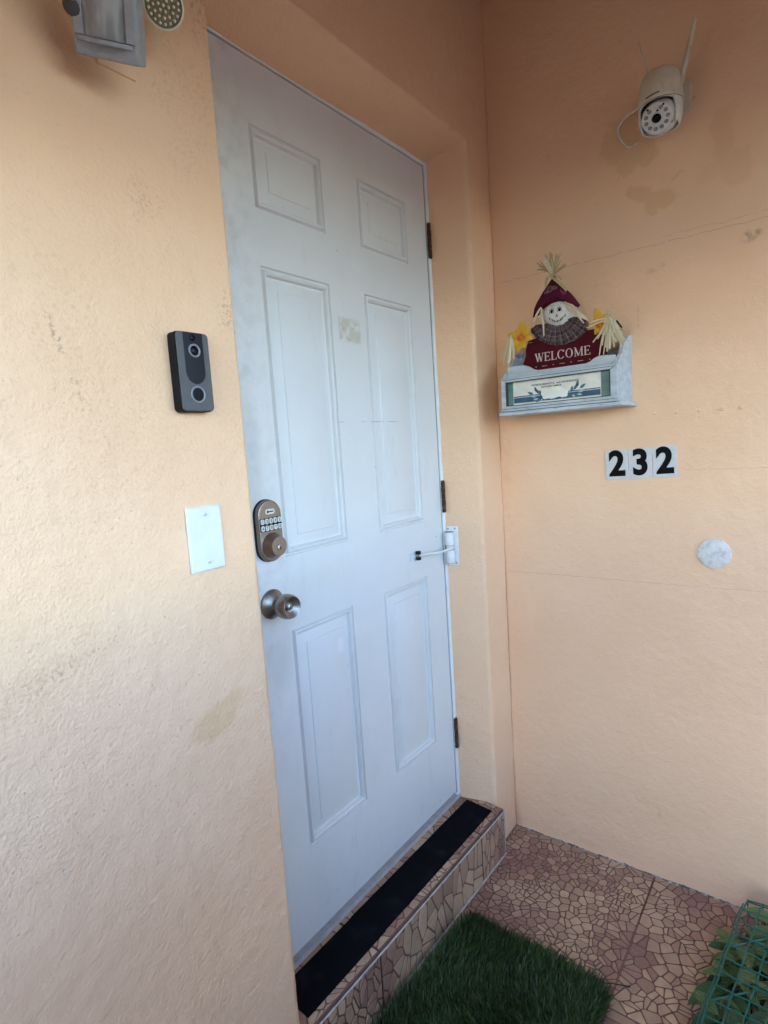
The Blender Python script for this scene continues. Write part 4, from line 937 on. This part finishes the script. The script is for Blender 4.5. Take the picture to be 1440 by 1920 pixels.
ball = obj('ball', MB().lathe([(0, -.0450)]+[(.0450*math.sin(R(a)), -.0450*math.cos(R(a))) for a in range(12, 125, 8)]+[(.0388, .0262), (.0375, .0300), (.0355, .0312), (0, .0316)], bc, fdir, 40, caps=False), m_cw, cmr)
# yoke: shell open at the front
m = MB(); N = 60; rows = 6; a0 = math.atan2(fdir.y, fdir.x)
for i in range(N+1):
    ph = i/N*2*math.pi; d_ = abs((ph-a0+math.pi) % (2*math.pi)-math.pi); k = min(1, max(0, (d_-R(56))/R(12))); k = k*k*(3-2*k)
    zl = .0655+(.010-.0655)*k+(.006*math.cos(d_*1.6) if k < .5 else 0)
    for r_ in range(rows+1):
        zz = .0712+(zl-.0712)*r_/rows; rad = .0515-.010*max(0, (.045-zz)/.045)**1.6; m.v.append((rad*math.cos(ph), -.103+rad*math.sin(ph), zz))
    for r_ in range(rows, -1, -1):
        zz = .0712+(zl-.0712)*r_/rows; rad = .0475-.010*max(0, (.045-zz)/.045)**1.6; m.v.append((rad*math.cos(ph), -.103+rad*math.sin(ph), zz))
q = 2*rows+2
for i in range(N):
    for r_ in range(q-1): m.f.append((i*q+r_, (i+1)*q+r_, (i+1)*q+r_+1, i*q+r_+1))
obj('yoke', m.mesh('yoke', 50), m_cw, cmr)
obj('seam', MB().lathe([(.0519, .0702), (.0519, .0716)], (0, -.103, 0), (0, 0, 1), 44, caps=False), m_blackp, cmr)
sl = MB()
for i in range(6):
    a = a0+R(-24+i*6+6); rr = .0536; sl.quadbox([(rr*math.cos(a+dx)*kk, -.103+rr*math.sin(a+dx)*kk, .0790+zq+i*.0006) for zq in (0, .0026) for dx, kk in ((-.055, 1.008), (.055, 1.008), (.055, .97), (-.055, .97))])
obj('vent_slot', sl, m_blackp, cmr)
fa = fdir.orthogonal().normalized(); up_ = (Vector((0, 0, 1))-fdir*fdir.z).normalized(); rt_ = up_.cross(-fdir).normalized()
fo = bc+fdir*.0316
lens_ = obj('lens', MB().lathe([(.0138, -.001), (.0136, .0030), (.0122, .0036), (.0116, .0016), (.0, .0022)], fo, fdir, 32, caps=False), m_cw, cmr)
obj('lens_glass', MB().lathe([(.0114, .0016), (.0092, .0034), (.0046, .0042), (0, .0044)], fo, fdir, 28, caps=False), m_vis, lens_)
ring_m, core_m = simple('led_ring_grey', (.13, .125, .12), .5), simple('led_glass', (.34, .31, .29), .2)
for k in range(11):
    a = R(90+33*(k+1)-3)
    if k == 10: continue
    q_ = fo+(rt_*math.cos(a)+up_*math.sin(a))*.0262
    ld = obj('led', MB().lathe([(.0048, -.0005), (.0048, .0012), (.0040, .0018), (.0036, .0012)], q_, fdir, 18, caps=False), ring_m, cmr); obj('led_core', MB().lathe([(.0037, .0004), (.0028, .0016), (0, .0021)], q_, fdir, 16, caps=False), core_m, ld)
for a, rr in ((58, .0335), (103, .0185), (126, .0335)):
    q_ = fo+(rt_*math.cos(R(a))+up_*math.sin(R(a)))*rr; obj('sensor_dot', MB().lathe([(.0028, -.0005), (.0026, .0008), (0, .0012)], q_, fdir, 14, caps=False), m_blackp, cmr)
obj('wall_bracket', MB().prism(rrect(-.010, .056, .078, .165, .008, 4), -.012, -.0005), m_yel, cmr, bevel=.002)
obj('bracket_arm', MB().quadbox([(-.016, -.075, .085), (.018, -.075, .085), (.022, -.008, .080), (-.020, -.008, .080), (-.016, -.075, .128), (.018, -.075, .128), (.022, -.008, .140), (-.020, -.008, .140)]), m_yel, cmr, bevel=.004)
obj('antenna', MB().tube([(.044, -.092, .116), (.0500, -.095, .138), (.066, -.100, .205), (.081, -.105, .264)], [.0080, .0072, .0056, .0036], 12), m_yel, cmr)
obj('antenna', MB().tube([(-.024, -.085, .150), (-.032, -.090, .185), (-.052, -.098, .276)], [.0030, .0022, .0016], 10), m_yel, cmr)
P = []
ctl = [(-.040, -.075, .105), (-.085, -.050, .112), (-.122, -.030, .094), (-.118, -.022, .060), (-.098, -.018, .030), (-.080, -.010, .036), (-.076, .004, .046)]
for i in range(len(ctl)-1):
    for k in range(6):
        p0, p1, p2, p3 = (Vector(ctl[max(0, min(len(ctl)-1, i+j))]) for j in (-1, 0, 1, 2)); s_ = k/6
        P.append(tuple(.5*((2*p1)+(p2-p0)*s_+(2*p0-5*p1+4*p2-p3)*s_*s_+(3*p1-p0-3*p2+p3)*s_**3)))
obj('cable', MB().tube(P+[ctl[-1]], .0028, 8), m_cw, cmr)
obj('screw_head', MB().lathe([(.003, 0), (.0028, .002)], (.028, -.120, .010), (.5, -.8, -.2), 12), m_blackp, cmr)

# ---------------------------------------------------------------- artificial grass mat
import numpy as np
mat_t = thing('grass_mat', 'dark green artificial grass doormat in front of the step', 'doormat', (-.615, -.365, ZF+.003), R(-2.6))
MXH, MYH = .352, .205
t = NT('mat_backing'); m_back = t.done((.012, .016, .010), .9)
obj('backing', MB().prism(rrect(-MXH, MXH, -MYH, MYH, .03, 5), 0, .008).mesh('backing', 40), m_back, mat_t, (0, 0, .0), rot=(R(90), 0, 0))
rg = np.random.RandomState(5); NB = 52000
bx = rg.uniform(-MXH, MXH, NB); by = rg.uniform(-MYH, MYH, NB)
kx, ky = np.maximum(np.abs(bx)-(MXH-.03), 0), np.maximum(np.abs(by)-(MYH-.03), 0); keep = np.hypot(kx, ky) < .03; bx, by = bx[keep], by[keep]; NB = len(bx)
worn = .80+.20*np.clip(np.hypot((bx-.05)/.26, by/.14), 0, 1); hh = rg.uniform(.016, .036, NB)*worn*(1+.15*np.sin(bx*23+by*11)); th = rg.uniform(0, 2*np.pi, NB); ln = rg.uniform(.2, .95, NB)*hh*.62
swirl = 1.4*np.sin(bx*9.0+1)+1.1*np.cos(by*13.0+bx*5); lx = np.cos(th)*ln*.75+np.cos(swirl)*.007; ly = np.sin(th)*ln*.75+np.sin(swirl)*.007-.003
ex_, ey_ = bx/MXH, by/MYH; lx += np.sign(ex_)*np.maximum(np.abs(ex_)-.9, 0)*.10; ly += np.sign(ey_)*np.maximum(np.abs(ey_)-.86, 0)*.10
wdt = rg.uniform(.0008, .0018, NB); wx, wy = np.cos(th+1.57)*wdt, np.sin(th+1.57)*wdt
z0 = np.zeros(NB); V = np.stack([np.stack([bx-wx, by-wy, z0], 1), np.stack([bx+wx, by+wy, z0], 1), np.stack([bx+lx*.42+wx*.9, by+ly*.42+wy*.9, hh*.62], 1), np.stack([bx+lx*.42-wx*.9, by+ly*.42-wy*.9, hh*.62], 1), np.stack([bx+lx, by+ly, hh], 1)], 1).reshape(-1, 3)
me = bpy.data.meshes.new('grass'); me.vertices.add(NB*5); me.vertices.foreach_set('co', V.ravel())
base = np.arange(NB)*5; quad = np.stack([base, base+1, base+2, base+3], 1); tri = np.stack([base+3, base+2, base+4], 1)
loops = np.concatenate([quad, tri], 1).ravel(); me.loops.add(len(loops)); me.loops.foreach_set('vertex_index', loops)
st = np.stack([np.arange(NB)*7, np.arange(NB)*7+4], 1).ravel(); me.polygons.add(NB*2); me.polygons.foreach_set('loop_start', st); me.update(calc_edges=True); me.validate()
tone = rg.uniform(.35, 1.75, NB)*(1+.25*np.sin(bx*14+2)*np.cos(by*17)); pal = np.stack([.046*tone, .074*tone, .020*tone, np.ones(NB)], 1); dry = rg.uniform(0, 1, NB) < .09; pal[dry, :3] = np.array([.07, .065, .022])*tone[dry, None]
at = me.color_attributes.new('blade_col', 'FLOAT_COLOR', 'POINT'); at.data.foreach_set('color', np.repeat(pal, 5, 0).ravel().astype(np.float32))
t = NT('plastic_grass'); m_gr = t.done(t.attr('blade_col'), .48, None, 0, .35); obj('grass', me, m_gr, mat_t, (0, 0, .006), kind='stuff')

# ---------------------------------------------------------------- folded leafy trellis by the wall
tr = thing('leaf_trellis', 'green plastic trellis with artificial leaves folded on the floor by the wall', 'trellis', (-.05, -.95, ZF))
t = NT('trellis_green'); n1 = t.noise(60, 3); m_tg = t.done(t.mix(n1, (.010, .085, .055), (.020, .130, .085)), .45)
TRZ = lambda x, y: .100+.006*math.sin(x*9+y*14)+.020*max(0, min(1, (x-.02)/.12))*max(0, min(1, (-.83-y)/.06))
def edge_y(x): return -.832+.115*(.0685-x)
def top_pt(s_, j):       # s_ runs along the sheet from the near end over the fold
    x = -.60+s_
    y0 = edge_y(min(x, .10))-.0345*j
    if x <= .08: return Vector((x, y0, TRZ(x, y0)))
    k = min(1, (x-.08)/.16); a = k*math.pi*.98
    return Vector((.08+.062*math.sin(a), y0, TRZ(.08, y0)-.046*(1-math.cos(a))))
_tp = top_pt
def top_pt(s_, j): q_ = _tp(s_, j); return q_+Vector((0, .0035*nz(q_.x, j*.7, 0, 14), .004*nz(q_.x, j*.9, 3, 11)))
def low_pt(s_, j): x = -.60+s_; return Vector((x, edge_y(min(x, .1))+.010-.0345*j, .016+.006*math.sin(x*13+j)))
for nm, fn, L in (('lattice', top_pt, .84), ('lattice', low_pt, .70)):
    m = MB()
    for j in range(10): m.tube([tuple(fn(i*.02, j)) for i in range(int(L/.02)+1)], .0021, 5)
    if fn is top_pt: m.tube([tuple(fn(i*.02, 0)+Vector((0, .0085, -.010))) for i in range(int(.70/.02)+1)], .0018, 5)
    for i in range(int(L/.044)+1): m.tube([tuple(fn(i*.044, j)+Vector((0, 0, .002))) for j in range(10)], .0019, 5)
    for i in range(0, int(L/.044)-5, 4):
        m.tube([tuple(fn((i+j*.95)*.044, j)+Vector((0, 0, -.003))) for j in range(7)], .0022, 5)
    obj(nm, m.mesh('lattice', 60), m_tg, tr, (.05, .95, 0))
def leaf_mesh(L, w_, fold, droop):
    m = MB(); n = 9
    for i in range(n+1):
        k = i/n; ww = w_*max(.02, math.sin(math.pi*k**.85))**.85; z = -droop*k*k
        for s_ in (-1, -.5, 0, .5, 1): m.v.append((s_*ww/2, k*L, z+fold*abs(s_)*ww+(.0006*math.sin(k*30) if abs(s_) == 1 else 0)))
        for s_ in (1, .5, 0, -.5, -1): m.v.append((s_*ww/2, k*L, z+fold*abs(s_)*ww-.0006))
    for i in range(n):
        a, b_ = i*10, i*10+10; m.f += [(a+q, a+(q+1) % 10, b_+(q+1) % 10, b_+q) for q in range(10)]
    return m.mesh('leaf', 60)
lms = []
for i, (L, w_, f_, dr, ca, cb2) in enumerate(((.075, .036, .22, .014, (.062, .108, .028), (.118, .168, .050)), (.066, .034, .16, .008, (.088, .130, .040), (.155, .198, .066)), (.085, .040, .25, .018, (.022, .060, .018), (.045, .098, .030)), (.070, .032, .2, .012, (.055, .090, .026), (.10, .145, .045)))):
    t = NT('leaf_green_%s' % ('light', 'pale', 'deep', 'olive')[i]); p = t.xyz(); vein = t.M('SINE', t.add(t.mul(p[1], 700), t.mul(t.M('ABSOLUTE', p[0]), -900))); n1 = t.noise(55, 3)
    c = t.mix(n1, ca, cb2); c = t.mix(t.mul(t.step(t.M('ABSOLUTE', p[0]), .0012, .0004), .6), c, [x*1.5 for x in cb2]); c = t.mix(t.mul(t.step(vein, .85, 1), .25), c, [x*.6 for x in ca])
    q = leaf_mesh(L, w_, f_, dr); q.materials.append(t.done(c, .5, t.bump(vein, .0004), 0, .4)); lms.append(q)
rl = random.Random(77)
for i in range(150):
    x = rl.uniform(-.48, .12); j = rl.uniform(1.4 if x > .0 else .2, 4.6); y = edge_y(min(x, .1))-.0345*j-.005; z = rl.uniform(.030, .086)
    o = obj('leaf', lms[rl.choice((0, 0, 1, 1, 2, 3))], None, tr, (x+.05, y+.95, z), rot=(R(rl.uniform(-25, 25)), R(rl.uniform(-30, 30)), R(rl.uniform(0, 360)))); s_ = rl.uniform(.9, 1.3); o.scale = (s_, s_, s_)
for (x, y, z, a, k, s_, tl) in ((-.005, -.850, .045, 15, 2, .75, 0), (-.030, -.855, .058, 38, 3, .65, 5), (-.150, -.842, .050, 32, 2, 1.05, -8), (-.165, -.850, .035, 5, 3, .85, -4), (-.215, -.850, .045, 42, 2, 1.1, -10), (-.255, -.842, .035, 20, 2, .9, -8), (-.33, -.835, .045, 35, 2, 1.0, -5), (-.09, -.850, .030, 60, 2, .9, -6), (-.12, -.846, .062, 12, 0, .8, 0), (-.19, -.846, .060, 58, 2, 1.0, -4), (-.235, -.842, .025, 70, 2, 1.1, -6), (-.28, -.838, .055, 48, 2, 1.1, -10), (-.30, -.835, .03, 15, 3, 1.0, -6)):
    s_ *= 1.15; o = obj('leaf', lms[k], None, tr, (x+.05, y+.95+.018, z), rot=(R(tl), R(rl.uniform(-15, 15)), R(a))); o.scale = (s_, s_, s_)
t = NT('vine_brown'); m_vine = t.done(t.mix(t.noise(60, 3), (.035, .020, .012), (.09, .055, .035)), .8)
for (x0, x1, j0, j1) in ((-.5, .12, 1.2, 2.0), (-.45, .10, 2.6, 1.4), (-.3, .12, 3.4, 4.4), (-.5, -.05, .5, .9)):
    P = []
    for i in range(15): k = i/14; x = x0+(x1-x0)*k; P.append((x, edge_y(min(x, .1))-.0345*(j0+(j1-j0)*k)+.006*math.sin(k*17+x0*20), .055+.012*math.sin(k*11+j0)))
    obj('stem', MB().tube(P, .0032, 6), m_vine, tr, (.05, .95, 0))
# a stray wire on the tiles
P = [(-.252, -.556, ZF+.004), (-.245, -.572, ZF+.0075), (-.236, -.590, ZF+.006), (-.226, -.606, ZF+.0028), (-.222, -.618, ZF+.0028)]
o = obj('wire', MB().tube(P, .0012, 6), m_blackp, None); tag(o, 'short thin dark wire on the tiles by the mat corner', 'wire')
